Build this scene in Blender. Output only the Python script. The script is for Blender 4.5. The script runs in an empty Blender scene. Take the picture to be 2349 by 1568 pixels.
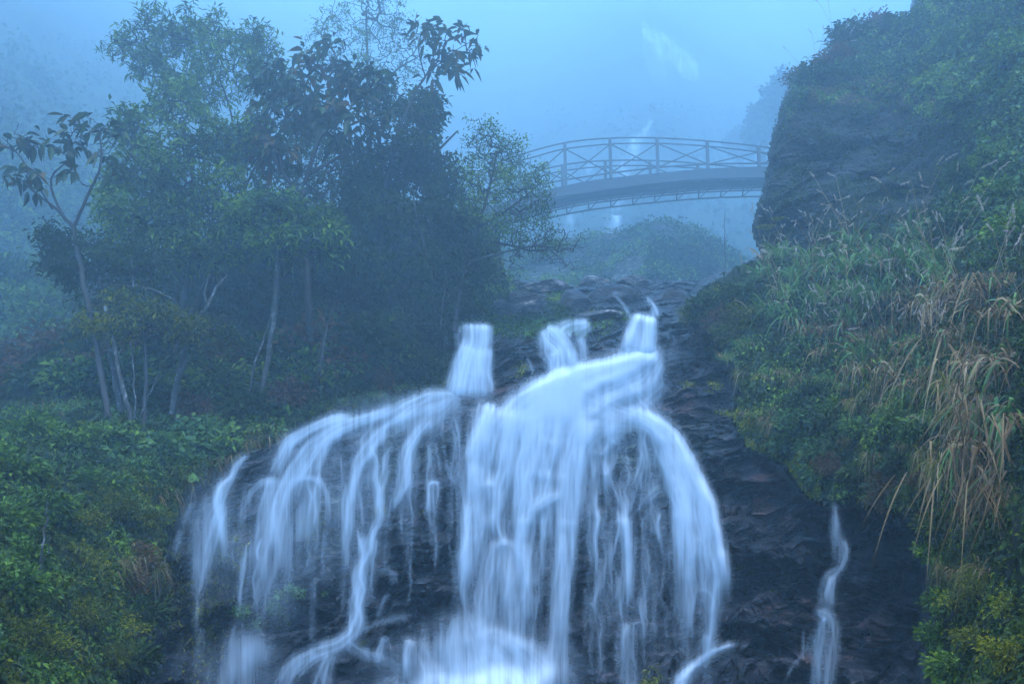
import bpy, math
import numpy as np
from math import radians as R

# ------------------------------------------------------------------ camera model
# Positions are read off the photograph as (ox, oy) in a 2349 x 1568 frame plus a
# real distance Y in metres; P() turns them into world points.
W, H, LENS, PITCH = 2349.0, 1568.0, 30.0, 17.0
FP = W * LENS / 36.0
CP, SP = math.cos(R(PITCH)), math.sin(R(PITCH))

def P(ox, oy, Y):
    ox = np.asarray(ox, float); oy = np.asarray(oy, float); Y = np.asarray(Y, float)
    xc = (ox - W / 2) / FP; yc = (H / 2 - oy) / FP
    dy = CP - yc * SP; dz = SP + yc * CP
    return np.stack([xc / dy * Y, Y + 0 * xc, dz / dy * Y], -1)

scene = bpy.context.scene
root_col = scene.collection
rng = np.random.default_rng(7)

# ------------------------------------------------------------------ object helpers
def tag(o, label=None, cat=None, group=None, kind=None):
    if label: o['label'] = label
    if cat: o['category'] = cat
    if group: o['group'] = group
    if kind: o['kind'] = kind
    return o

def empty(name, loc):
    o = bpy.data.objects.new(name, None)
    root_col.objects.link(o)
    o.location = [float(v) for v in loc]
    o.empty_display_size = 0.2
    return o

def mesh_obj(name, verts, faces, mat, parent=None, smooth=True, attrs=None, origin=None):
    """verts (N,3); faces: list of (M,k) int arrays"""
    verts = np.asarray(verts, np.float32)
    if origin is None and parent is not None and parent.type == 'EMPTY':
        off = np.array(parent.location, np.float32)
    elif origin is not None:
        off = np.asarray(origin, np.float32)
    else:
        off = np.zeros(3, np.float32)
    me = bpy.data.meshes.new(name)
    if not isinstance(faces, (list, tuple)): faces = [faces]
    faces = [np.asarray(f, np.int32) for f in faces if len(f)]
    nl = sum(f.size for f in faces); nf = sum(len(f) for f in faces)
    me.vertices.add(len(verts)); me.loops.add(nl); me.polygons.add(nf)
    me.vertices.foreach_set('co', (verts - off).ravel())
    me.loops.foreach_set('vertex_index', np.concatenate([f.ravel() for f in faces]))
    st = []; s = 0
    for f in faces:
        st.append(s + np.arange(len(f)) * f.shape[1]); s += f.size
    me.polygons.foreach_set('loop_start', np.concatenate(st).astype(np.int32))
    me.polygons.foreach_set('use_smooth', np.full(nf, smooth))
    if attrs:
        for k, a in attrs.items():
            a = np.asarray(a, np.float32)
            if a.ndim == 1:
                at = me.attributes.new(k, 'FLOAT', 'POINT'); at.data.foreach_set('value', a)
            else:
                if a.shape[1] == 3: a = np.concatenate([a, np.ones((len(a), 1), np.float32)], 1)
                at = me.attributes.new(k, 'FLOAT_COLOR', 'POINT'); at.data.foreach_set('color', a.ravel())
    me.update(calc_edges=True)
    me.materials.append(mat)
    o = bpy.data.objects.new(name, me)
    root_col.objects.link(o)
    if parent is not None:
        o.parent = parent
    if origin is not None and parent is None:
        o.location = [float(v) for v in origin]
    return o

def copy_tree(o, parent=None):
    c = o.copy(); root_col.objects.link(c); c.parent = parent
    for ch in o.children: copy_tree(ch, c)
    return c

# ------------------------------------------------------------------ numpy noise
_pr = np.random.default_rng(11)
_perm = _pr.permutation(4096); _grad = _pr.normal(size=(4096, 3)); _grad /= np.linalg.norm(_grad, axis=1)[:, None]
def _h(i, j, k):
    return _perm[(_perm[(_perm[i & 4095] + j) & 4095] + k) & 4095]
def perlin(p):
    p = np.asarray(p, float); i = np.floor(p).astype(int); f = p - i
    u = f * f * f * (f * (f * 6 - 15) + 10)
    out = 0
    for dx in (0, 1):
        wx = u[..., 0] if dx else 1 - u[..., 0]
        for dy in (0, 1):
            wy = u[..., 1] if dy else 1 - u[..., 1]
            for dz in (0, 1):
                wz = u[..., 2] if dz else 1 - u[..., 2]
                g = _grad[_h(i[..., 0] + dx, i[..., 1] + dy, i[..., 2] + dz)]
                d = g[..., 0] * (f[..., 0] - dx) + g[..., 1] * (f[..., 1] - dy) + g[..., 2] * (f[..., 2] - dz)
                out = out + wx * wy * wz * d
    return out
def fbm(p, octaves=4, gain=0.5, lac=2.03):
    s = 0; a = 1.0; q = np.asarray(p, float)
    for o in range(octaves):
        s = s + a * perlin(q + o * 17.3); q = q * lac; a *= gain
    return s
def worley(p):
    """F1, F2, the id value of the nearest cell and a tilted-facet height"""
    i0 = np.floor(p).astype(int)
    f1 = np.full(p.shape[:-1], 9.0); f2 = f1.copy(); cid = np.zeros(p.shape[:-1]); tl = cid.copy()
    for dx in (-1, 0, 1):
        for dy in (-1, 0, 1):
            for dz in (-1, 0, 1):
                i = i0 + (dx, dy, dz)
                h = _h(i[..., 0], i[..., 1], i[..., 2])
                c = i + 0.5 + 0.28 * _grad[h]
                d = np.sqrt(((p - c) ** 2).sum(-1))
                n = d < f1
                f2 = np.where(n, f1, np.minimum(f2, d)); tl = np.where(n, ((p - c) * _grad[(h * 7 + 3) & 4095]).sum(-1), tl); cid = np.where(n, h / 4096.0, cid); f1 = np.where(n, d, f1)
    return f1, f2, cid, tl

def sstep(a, b, x):
    t = np.clip((x - a) / (b - a), 0, 1); return t * t * (3 - 2 * t)

def blur(a, n):
    for _ in range(n):
        b = a.copy(); b[1:-1] = (a[:-2] + 2 * a[1:-1] + a[2:]) / 4
        a = b.copy(); a[:, 1:-1] = (b[:, :-2] + 2 * b[:, 1:-1] + b[:, 2:]) / 4
    return a

def poly_sd(px, py, poly):
    """signed distance to a polygon, positive inside"""
    poly = np.asarray(poly, float); n = len(poly)
    d = np.full(px.shape, 1e9); ins = np.zeros(px.shape, bool)
    for a in range(n):
        x1, y1 = poly[a]; x2, y2 = poly[(a + 1) % n]
        ex, ey = x2 - x1, y2 - y1
        t = np.clip(((px - x1) * ex + (py - y1) * ey) / (ex * ex + ey * ey + 1e-9), 0, 1)
        d = np.minimum(d, (px - x1 - t * ex) ** 2 + (py - y1 - t * ey) ** 2)
        if y1 != y2:
            ins ^= ((y1 > py) != (y2 > py)) & (px < (x2 - x1) * (py - y1) / (y2 - y1) + x1)
    d = np.sqrt(d)
    return np.where(ins, d, -d)

class RBF:
    def __init__(self, pts, scale=300.0):
        pts = np.asarray(pts, float); self.c = pts[:, :2] / scale; self.s = scale
        n = len(pts)
        A = np.zeros((n + 3, n + 3))
        A[:n, :n] = self.k(np.linalg.norm(self.c[:, None] - self.c[None], axis=2)) + np.eye(n) * 0.02
        A[:n, n] = 1; A[:n, n + 1:] = self.c; A[n:, :n] = A[:n, n:].T
        self.w = np.linalg.solve(A, np.r_[np.log(pts[:, 2]), 0, 0, 0])
    def k(self, r): return -r
    def __call__(self, x, y):
        sh = x.shape; q = np.stack([x.ravel(), y.ravel()], 1) / self.s
        out = np.zeros(len(q)); n = len(self.c)
        for s in range(0, len(q), 60000):
            b = q[s:s + 60000]
            r = np.sqrt(((b[:, None] - self.c[None]) ** 2).sum(-1))
            out[s:s + 60000] = self.k(r) @ self.w[:n] + self.w[n] + b @ self.w[n + 1:]
        return np.exp(out).reshape(sh)

# ------------------------------------------------------------------ materials
def new_mat(name):
    m = bpy.data.materials.new(name); m.use_nodes = True
    nt = m.node_tree; nt.nodes.clear()
    return m, nt
def N(nt, typ, **kw):
    n = nt.nodes.new(typ)
    for k, v in kw.items():
        if k.startswith('i_'):
            key = k[2:]
            key = int(key) if key.isdigit() else key.replace('_', ' ')
            n.inputs[key].default_value = v
        else: setattr(n, k, v)
    return n
def ramp(nt, stops, interp='LINEAR'):
    r = nt.nodes.new('ShaderNodeValToRGB'); r.color_ramp.interpolation = interp
    e = r.color_ramp.elements
    while len(e) < len(stops): e.new(0.5)
    for k, (p, c) in enumerate(stops):
        e[k].position = p; e[k].color = (c[0], c[1], c[2], 1)
    return r
def out(nt, sock, vol=None):
    o = nt.nodes.new('ShaderNodeOutputMaterial')
    if sock is not None: nt.links.new(sock, o.inputs['Surface'])
    if vol is not None: nt.links.new(vol, o.inputs['Volume'])

def leaf_mat(name, cols, trans=0.3, rough=0.55, patch=0.5, spec=0.25):
    """colours vary leaf by leaf (every leaf is a mesh island) and in loose patches"""
    m, nt = new_mat(name); L = nt.links
    geo = N(nt, 'ShaderNodeNewGeometry')
    tc = N(nt, 'ShaderNodeTexCoord')
    ns = N(nt, 'ShaderNodeTexNoise', i_Scale=patch, i_Detail=3.0)
    L.new(geo.outputs['Position'], ns.inputs['Vector'])
    ad = N(nt, 'ShaderNodeMath', operation='MULTIPLY_ADD'); ad.inputs[1].default_value = 0.55
    L.new(geo.outputs['Random Per Island'], ad.inputs[0])
    mm = N(nt, 'ShaderNodeMath', operation='MULTIPLY_ADD'); mm.inputs[1].default_value = 1.3; mm.inputs[2].default_value = -0.42
    L.new(ns.outputs['Fac'], mm.inputs[0]); L.new(mm.outputs[0], ad.inputs[2])
    k = len(cols); r = ramp(nt, [(0.1 + 0.8 * i / (k - 1), c) for i, c in enumerate(cols)])
    L.new(ad.outputs[0], r.inputs[0])
    p = N(nt, 'ShaderNodeBsdfPrincipled', i_Roughness=rough)
    p.inputs['Specular IOR Level'].default_value = spec
    L.new(r.outputs[0], p.inputs['Base Color'])
    t = N(nt, 'ShaderNodeBsdfTranslucent'); L.new(r.outputs[0], t.inputs['Color'])
    mx = N(nt, 'ShaderNodeMixShader'); mx.inputs[0].default_value = trans
    L.new(p.outputs[0], mx.inputs[1]); L.new(t.outputs[0], mx.inputs[2])
    out(nt, mx.outputs[0]); return m

def bark_mat(name, dark, pale, amount=0.5, scale=6.0):
    m, nt = new_mat(name); L = nt.links
    geo = N(nt, 'ShaderNodeNewGeometry')
    mp = N(nt, 'ShaderNodeMapping'); mp.inputs['Scale'].default_value = (1, 1, 0.45)
    L.new(geo.outputs['Position'], mp.inputs[0])
    ns = N(nt, 'ShaderNodeTexNoise', i_Scale=scale, i_Detail=5.0, i_Roughness=0.65)
    L.new(mp.outputs[0], ns.inputs['Vector'])
    r = ramp(nt, [(0.0, dark), (1 - amount - 0.08, dark), (1 - amount + 0.08, pale), (1.0, pale)])
    L.new(ns.outputs['Fac'], r.inputs[0])
    p = N(nt, 'ShaderNodeBsdfPrincipled', i_Roughness=0.8)
    L.new(r.outputs[0], p.inputs['Base Color'])
    b = N(nt, 'ShaderNodeBump', i_Strength=0.5, i_Distance=0.02); L.new(ns.outputs['Fac'], b.inputs['Height'])
    L.new(b.outputs[0], p.inputs['Normal'])
    out(nt, p.outputs[0]); return m

def rock_mat(name, rough=0.24, bump=1.0, tintattr=True, base=(0.022, 0.0225, 0.027)):
    m, nt = new_mat(name); L = nt.links
    geo = N(nt, 'ShaderNodeNewGeometry')
    mp = N(nt, 'ShaderNodeMapping'); mp.inputs['Rotation'].default_value = (0, R(28), 0)
    mp.inputs['Scale'].default_value = (0.8, 1.0, 2.6)
    L.new(geo.outputs['Position'], mp.inputs[0])
    n1 = N(nt, 'ShaderNodeTexNoise', i_Scale=2.2, i_Detail=9.0, i_Roughness=0.68)
    L.new(mp.outputs[0], n1.inputs['Vector'])
    n2 = N(nt, 'ShaderNodeTexVoronoi', i_Scale=3.2, feature='DISTANCE_TO_EDGE')
    w = N(nt, 'ShaderNodeMixRGB', blend_type='ADD'); w.inputs[0].default_value = 0.35
    L.new(mp.outputs[0], w.inputs[1]); L.new(n1.outputs['Color'], w.inputs[2]); L.new(w.outputs[0], n2.inputs['Vector'])
    cr = N(nt, 'ShaderNodeMath', operation='SMOOTH_MIN'); cr.inputs[1].default_value = 0.05; cr.inputs[2].default_value = 0.03
    L.new(n2.outputs['Distance'], cr.inputs[0])
    hh = N(nt, 'ShaderNodeMath', operation='MULTIPLY_ADD'); hh.inputs[1].default_value = 3.0
    L.new(cr.outputs[0], hh.inputs[0]); L.new(n1.outputs['Fac'], hh.inputs[2])
    b = N(nt, 'ShaderNodeBump', i_Strength=min(1.0, bump), i_Distance=1.1); L.new(hh.outputs[0], b.inputs['Height'])
    r = ramp(nt, [(0.3, [c * 0.35 for c in base]), (0.46, base), (0.54, [c * 2.0 for c in base]), (0.66, [c * v for c, v in zip(base, (8.5, 6.8, 6.0))])])  # palest stop paints highlights and brown patches into the stone colour
    L.new(n1.outputs['Fac'], r.inputs[0])
    col = r.outputs[0]
    if tintattr:
        at = N(nt, 'ShaderNodeAttribute', attribute_name='tint')
        mu = N(nt, 'ShaderNodeMixRGB', blend_type='MULTIPLY'); mu.inputs[0].default_value = 1
        L.new(col, mu.inputs[1]); L.new(at.outputs['Color'], mu.inputs[2]); col = mu.outputs[0]
    p = N(nt, 'ShaderNodeBsdfPrincipled'); p.inputs['Specular IOR Level'].default_value = 0.7 if tintattr else 0.3
    rr = N(nt, 'ShaderNodeMapRange'); rr.inputs[1].default_value = 0.3; rr.inputs[2].default_value = 0.7
    rr.inputs[3].default_value = rough - 0.08; rr.inputs[4].default_value = rough + 0.25
    L.new(n1.outputs['Fac'], rr.inputs[0]); L.new(rr.outputs[0], p.inputs['Roughness'])
    L.new(col, p.inputs['Base Color']); L.new(b.outputs[0], p.inputs['Normal'])
    out(nt, p.outputs[0]); return m

def soil_mat(name, c1, c2, c3):
    m, nt = new_mat(name); L = nt.links
    geo = N(nt, 'ShaderNodeNewGeometry')
    n1 = N(nt, 'ShaderNodeTexNoise', i_Scale=1.3, i_Detail=8.0, i_Roughness=0.7)
    L.new(geo.outputs['Position'], n1.inputs['Vector'])
    r = ramp(nt, [(0.3, c1), (0.5, c2), (0.7, c3)]); L.new(n1.outputs['Fac'], r.inputs[0])
    n2 = N(nt, 'ShaderNodeTexNoise', i_Scale=9.0, i_Detail=6.0, i_Roughness=0.75)
    L.new(geo.outputs['Position'], n2.inputs['Vector'])
    b = N(nt, 'ShaderNodeBump', i_Strength=0.9, i_Distance=0.15); L.new(n2.outputs['Fac'], b.inputs['Height'])
    p = N(nt, 'ShaderNodeBsdfPrincipled', i_Roughness=0.9)
    p.inputs['Specular IOR Level'].default_value = 0.15
    L.new(r.outputs[0], p.inputs['Base Color']); L.new(b.outputs[0], p.inputs['Normal'])
    out(nt, p.outputs[0]); return m

def water_mat(name, col=(0.86, 0.9, 0.95), k=1.0):
    """silky white water: the sheet's own thickness (attribute) sets how much of the rock shows through"""
    m, nt = new_mat(name); L = nt.links
    at = N(nt, 'ShaderNodeAttribute', attribute_name='veil')
    mu = N(nt, 'ShaderNodeMath', operation='MULTIPLY', use_clamp=True); mu.inputs[1].default_value = k
    L.new(at.outputs['Fac'], mu.inputs[0])
    d = N(nt, 'ShaderNodeBsdfDiffuse'); d.inputs['Color'].default_value = (*col, 1)
    t = N(nt, 'ShaderNodeBsdfTranslucent'); t.inputs['Color'].default_value = (*col, 1)
    a = N(nt, 'ShaderNodeMixShader'); a.inputs[0].default_value = 0.35
    L.new(d.outputs[0], a.inputs[1]); L.new(t.outputs[0], a.inputs[2])
    tr = N(nt, 'ShaderNodeBsdfTransparent')
    x = N(nt, 'ShaderNodeMixShader'); L.new(mu.outputs[0], x.inputs[0])
    L.new(tr.outputs[0], x.inputs[1]); L.new(a.outputs[0], x.inputs[2])
    out(nt, x.outputs[0]); return m

def plain_mat(name, c, rough=0.6, metal=0.0, var=0.25, scale=3.0):
    m, nt = new_mat(name); L = nt.links
    geo = N(nt, 'ShaderNodeNewGeometry')
    n1 = N(nt, 'ShaderNodeTexNoise', i_Scale=scale, i_Detail=6.0); L.new(geo.outputs['Position'], n1.inputs['Vector'])
    r = ramp(nt, [(0.3, [v * (1 - var) for v in c]), (0.7, [v * (1 + var) for v in c])]); L.new(n1.outputs['Fac'], r.inputs[0])
    p = N(nt, 'ShaderNodeBsdfPrincipled', i_Roughness=rough, i_Metallic=metal); L.new(r.outputs[0], p.inputs['Base Color'])
    out(nt, p.outputs[0]); return m

# ------------------------------------------------------------------ near terrain
STEP = 3.0
gx = np.arange(-330, 2680, STEP); gy = np.arange(-150, 1840, STEP)
GX, GY = np.meshgrid(gx, gy)

ROCK = [(350,1700,13.2),(1150,1700,11.8),(1700,1700,12.2),(2300,1700,10.5),
 (350,1568,14.2),(700,1568,13.8),(1150,1568,12.6),(1600,1568,13.3),(2100,1568,11.8),
 (400,1400,15.2),(800,1400,15.2),(1150,1400,14.3),(1500,1400,15.0),(1900,1400,14.0),(2130,1300,13.3),
 (450,1200,16.5),(800,1200,16.3),(1150,1200,15.9),(1450,1200,15.9),(1750,1200,15.8),(1950,1180,14.8),
 (560,1080,17.6),(800,1050,17.8),(1000,1010,17.9),(1150,1020,17.3),(1450,1020,17.1),(1700,1020,17.2),(1850,1120,15.6),
 (700,980,18.9),(900,940,19.4),(1050,915,19.8),(1200,950,18.7),(1350,950,18.4),(1500,950,18.6),(1650,930,18.8),
 (1200,880,20.6),(1350,870,20.6),(1500,860,20.8),(1600,800,21.6),(1100,860,22.3),(1250,800,23.2),(1430,815,22.2),
 (1100,745,24.2),(1250,745,24.4),(1400,735,24.4),(1500,725,24.2),(1600,715,24.2),
 (1150,690,27.5),(1300,690,28.5),(1450,690,29),(1600,660,30),(1200,640,32),(1450,630,33),(1600,600,33),(1000,800,23.5),(900,850,22.8)]
LEFT = [(-300,1700,5.5),(-300,1568,6),(-300,1300,7.5),(-300,1000,11),(-300,850,20),(-300,700,30),(-300,560,38),
 (0,1700,6.8),(0,1568,7.6),(200,1568,9.4),(330,1568,11.6),(350,1700,11),(0,1300,9.5),(250,1300,12),(380,1250,14.5),(330,1400,12.9),(0,1050,13.5),(250,1050,16),
 (430,1120,16.6),(560,1020,18.9),(700,930,21),(900,880,22.8),(1030,850,23.6),(0,950,18.5),(300,920,20),(100,880,21),
 (600,800,23.6),(900,700,25.5),(1060,700,25.5),(1120,680,26.5),(0,800,30),(100,700,34),(0,600,40),(300,700,27),(600,560,29),(900,500,30),(1080,560,30),(300,560,36)]
RIGHT = [(2349,1700,5.0),(2349,1568,5.6),(2150,1568,8.6),(2650,1600,4.2),(2650,1200,4.8),(2650,800,5.6),(2650,400,9),(2650,0,14),
 (2349,1200,7),(2150,1250,9.6),(2100,1150,10.8),(2000,1150,12.2),(1850,1080,14.3),(1720,980,16.2),(1690,860,17.8),(1600,760,20.6),(1600,690,21.8),
 (1700,620,22),(1780,600,21.2),(2000,900,13.5),(1850,900,15.6),(2000,650,17),(2200,900,10),(2349,800,8.3),(2349,500,12),(2200,560,14.6),(2050,490,19.4),(1900,580,20),
 (2349,300,16),(2349,0,20),(2349,-150,22),(2200,300,19.5),(2150,100,25),(2050,40,29),(2050,-100,32),(1950,100,28.5),(1900,170,27.6),(1840,175,26.6),
 (1800,300,25.6),(1745,480,24),(1800,450,24),(1950,350,24.5),(2100,300,23.6),(2150,430,21),(1800,540,22.5)]
dR = RBF(ROCK)(GX, GY); dL = RBF(LEFT)(GX, GY); dG = RBF(RIGHT)(GX, GY)

# outline of the planted banks (ox, oy)
POLY_L = [(-400,1900),(300,1900),(318,1568),(345,1420),(372,1300),(385,1235),(420,1140),(470,1090),(560,1036),(640,1006),(720,962),(830,958),(880,932),(960,912),
          (1025,902),(1030,860),(1045,800),(1052,745),(1060,742),(1128,736),(1160,700),(1170,640),(1150,560),(1100,500),(900,430),(600,480),(300,560),(100,540),(-400,470)]
POLY_R = [(2130,1900),(2120,1568),(2128,1420),(2125,1260),(2060,1190),(1960,1158),(1900,1160),(1830,1128),(1790,1060),(1712,1030),(1680,960),(1690,900),(1672,830),(1640,790),(1585,742),
          (1582,690),(1620,655),(1700,610),(1740,590),(1722,530),(1748,440),(1772,300),(1800,215),(1845,172),(1890,182),(1905,112),(1960,62),(2080,52),(2094,0),(2110,-200),(2900,-200),(2900,1900)]
BOULDER = [(1745,585),(1722,530),(1735,480),(1748,440),(1765,350),(1772,300),(1795,225),(1830,190),(1900,205),(2000,215),(2110,240),(2185,300),(2195,380),(2150,450),(2080,500),(1960,540),(1880,560),(1820,600)]
sdL = poly_sd(GX, GY, POLY_L); sdR = poly_sd(GX, GY, POLY_R); sdB = poly_sd(GX, GY, BOULDER)
_n = fbm(np.stack([GX / 45, GY / 45, 0 * GX], -1), 4) * 16
_n2 = fbm(np.stack([GX / 14, GY / 14, 0 * GX + 5], -1), 3) * 5
wL = sstep(-14, 10, sdL + _n * 0.5); wR = sstep(-18, 14, sdR + _n * 0.6 + _n2)
bould = sstep(-6, 8, sdB + _n * 0.35)
D = dR * (1 - wL) + dL * wL
D = D * (1 - wR) + dG * wR
# the main cliff's rounded lip stands in front of the bank behind it
LIPX = [380,430,560,640,720,770,830,880,960,1030,1100,1150,1215]; LIPY = [1250,1150,1040,1010,965,950,960,935,915,905,910,915,885]
lip = np.interp(GX, LIPX, LIPY)
below = sstep(-2, 60, GY - lip)                       # rounding of the crest
crest = np.exp(-np.clip(GY - lip, 0, 999) / 26.0) * (GX > 500) * (1 - sstep(1080, 1200, GX)) * (1 - wL)
D = D + 1.1 * crest * sstep(500, 640, GX)

POS0 = P(GX, GY, D)

# --- relief, in metres towards the viewer
def dome(cx, cy, rx, ry, h, p=1.0, rot=0.0):
    c, s = math.cos(R(rot)), math.sin(R(rot))
    u = ((GX - cx) * c + (GY - cy) * s) / rx; v = (-(GX - cx) * s + (GY - cy) * c) / ry
    q = np.clip(1 - u * u - v * v, 0, 1)
    return h * q ** (0.5 * p)
q = POS0 + 0.5 * np.stack([fbm(POS0 * 0.45 + 3, 3), fbm(POS0 * 0.45 + 9, 3), fbm(POS0 * 0.45 + 21, 3)], -1)
ca, sa = math.cos(R(28)), math.sin(R(28))
def strat(p, a, sx, sz):                                # tilted bedding coordinates
    c, s = math.cos(R(a)), math.sin(R(a))
    return np.stack([(p[..., 0] * c + p[..., 2] * s) * sx, p[..., 1] * 0.4, (-p[..., 0] * s + p[..., 2] * c) * sz], -1)
f1, f2, cid, tl = worley(strat(q, 8, 0.5, 0.75))
blocks = (cid - 0.5) * 0.5 + tl * 0.65
g1, g2, gid, gtl = worley(strat(q, 24, 1.4, 3.0) + 7)
g3 = worley(strat(q, 30, 4.0, 8.0) + 17)
small = (gid - 0.5) * 0.15 + gtl * 0.2 + (g3[2] - .5) * .07 + g3[3] * .10
slab = sstep(1380, 1560, GX) * (1 - sstep(1180, 1330, GY))     # finely bedded slope right of the water
lines = (1 - np.abs(fbm(strat(q, 27, 0.5, 4.2), 3)) * 2.0) * 0.07
lines2 = (1 - np.abs(fbm(strat(q, -42, 0.6, 3.6), 3)) * 2.0) * 0.10
lowr = sstep(1650, 1800, GX) * sstep(1180, 1300, GY)
relief = blocks * (1 - 0.35 * slab) + small * 2.1 + lines * (1.0 + 2.2 * slab) + lines2 * (lowr * 2.4 + .5) \
       + 0.35 * fbm(POS0 * 0.35, 3) + 0.10 * fbm(POS0 * 1.6, 5, 0.6)
DOMES = [(700,1150,68,72,.55),(640,1240,60,90,.4),(1150,1310,95,100,.7),(1045,1480,110,80,.55),(925,1300,90,80,.45),(1430,1270,80,110,.35),(1500,845,55,36,.7),
 (840,1500,110,45,1.0),(900,1470,60,60,.8),(940,1190,80,90,.5),(1190,1560,130,90,.5),(1700,1570,140,95,1.0),(1400,1080,120,120,.4),(1090,830,40,70,.4),(1200,800,70,60,.5),
 (1380,790,70,40,.6),(1560,760,50,40,.6),(760,990,90,40,.4),(1000,960,120,45,.4),(1180,930,80,30,.3),(1900,1430,50,60,.5),(540,1500,70,60,.7),(860,1120,60,60,.4),
 (1440,1460,70,60,.3),(1650,1500,90,60,.4),(1820,1390,130,50,.45),(1700,1240,90,60,.4),(430,1330,60,120,.3),(640,1500,80,40,.5),
 (1420,690,80,40,1.0),(1545,712,60,40,1.0)]
dm = 0
for a in DOMES: dm = dm + dome(*a, 1.6) * 0.6
def shelf(cx, cy, rx, ry, h, rot=0.0):                 # a block whose underside is cut away
    c, s = math.cos(R(rot)), math.sin(R(rot))
    u = ((GX - cx) * c + (GY - cy) * s) / rx + .25 * _n / 16; v = (-(GX - cx) * s + (GY - cy) * c) / ry + .3 * _n / 16
    return h * sstep(1.0, .55, np.abs(u)) * sstep(-1.0, .2, v) * sstep(.32, .24, v)
for a in [(1770,1260,120,80,.75,8),(955,1235,70,60,.6,-6),(1730,1420,100,60,.5,12),(1960,1330,60,120,.45,60),(1560,1330,60,60,.35,0),(590,1260,60,60,.5,0),(1600,880,60,36,.4,-12),(1690,960,70,24,.3,-15),(1640,1040,90,26,.3,-14),
          (1730,1100,90,30,.3,10),(1000,1350,60,40,.4,0),(700,1380,80,40,.4,5),(1400,1230,50,30,.3,0),(1470,1390,50,34,.3,0),(2010,1450,50,100,.5,50),(2080,1380,40,110,.4,48),(1830,1520,80,36,.4,10),(480,1230,50,40,.4,0),(1240,845,50,30,.4,0),(1150,800,60,30,.4,0),(1100,1000,60,20,.25,0)]:
    dm = dm + shelf(*a)
rockw = (1 - wL) * (1 - wR)
bankw = 1 - rockw
bumpy = np.abs(fbm(POS0 * 0.9, 3)) * 0.9 + np.abs(fbm(POS0 * 2.6, 3)) * 0.25
h1 = worley(strat(q, 35, .45, .6) + 31)
brock = 0.6 * dome(1950, 380, 230, 190, 1.0) + 0.5 * (h1[2] - .5) + .9 * h1[3] + small * 0.7 + 0.55 * fbm(POS0 * .8, 5, .62) + 0.5 * dome(1790, 480, 60, 90, 1.0)
RELIEF = (relief + dm) * rockw + bankw * (bumpy * (1 - bould) + brock * bould)
D = D - RELIEF * (0.55 + 0.45 * sstep(8, 16, D))
POS = P(GX, GY, D)

# real stains and mosses of the stone, plus a darkening painted above the falls
def spot(cx, cy, rx, ry):
    return np.exp(-(((GX - cx) / rx) ** 2 + ((GY - cy) / ry) ** 2))
tn = fbm(POS0 * 1.1 + 40, 4)
red = np.clip(1.3 * (spot(1090,950,80,28) + spot(1150,900,80,18) + 0.8 * spot(1750,1110,110,35) + 0.7 * spot(1790,1180,80,30) + 0.5 * spot(1540,930,80,35) + 0.45*spot(1900,1440,220,90)) * (0.7 + 2.2 * tn) + sstep(.25,.6,tn)*0.25, 0, 1)
moss = np.clip((spot(1460,1010,120,50) + 0.8*spot(1500,1100,60,70) + 0.8 * spot(950,1010,140,40) + 0.7 * spot(880,1080,60,60) + 0.6 * spot(770,1200,60,70) + .5 * spot(1150,930,70,20)) * (0.8 - 2.0 * tn), 0, 1)
tint = np.ones(GX.shape + (3,)) * 1.0
tint = tint * (1 - red[..., None]) + np.array([3.2, 1.4, 1.0]) * red[..., None]
tint = tint * (1 - moss[..., None]) + np.array([1.7, 2.2, 1.3]) * moss[..., None]
pale = np.clip(spot(1200,700,60,30) * (0.8 + 3 * tn) + spot(1320,720,20,20), 0, 1) * sstep(0.0, .15, tn)
tint = tint * (0.5 + 0.5 * sstep(735, 760, GY))[..., None]  # upper rock darkened in colour to offset strong light on upward faces
tint = tint + pale[..., None] * np.array([1.5, 1.4, 1.3])

# outline of everything near; beyond it is open air
top = np.interp(GX, [-330,0,200,600,900,1100,1150,1165,1230,1300,1480,1600,1700,1742,1722,1748,1772,1800,1845,1890,1905,1960,2080,2094,2700],
                    [650,640,610,520,450,480,560,660,640,655,640,640,600,585,540,440,300,205,172,178,112,62,50,-20,-150])
solid = (GY > top + _n * 0.6) | (sdR + _n * 0.5 + _n2 > 0)
solid &= ~((GX > 1600) & (GX < 1800) & (sdR + _n * 0.5 + _n2 < 0) & (GY < 575))
edge_d = np.minimum(GY - top, 1e9)

def grid_faces(mask):
    h, w = mask.shape
    m = mask[:-1, :-1] & mask[1:, :-1] & mask[:-1, 1:] & mask[1:, 1:]
    i, j = np.nonzero(m)
    a = i * w + j
    return np.stack([a, a + w, a + w + 1, a + 1], 1)
def cut_mesh(name, mask, mat, **kw):
    f = grid_faces(mask); used = np.unique(f)
    remap = np.zeros(mask.size, np.int32); remap[used] = np.arange(len(used))
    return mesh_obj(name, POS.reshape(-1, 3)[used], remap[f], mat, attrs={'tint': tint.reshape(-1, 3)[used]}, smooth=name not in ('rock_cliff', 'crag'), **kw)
def grow(m):
    b = m.copy(); b[1:] |= m[:-1]; b[:, 1:] |= m[:, :-1]; b[1:, 1:] |= m[:-1, :-1]; return b

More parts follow.
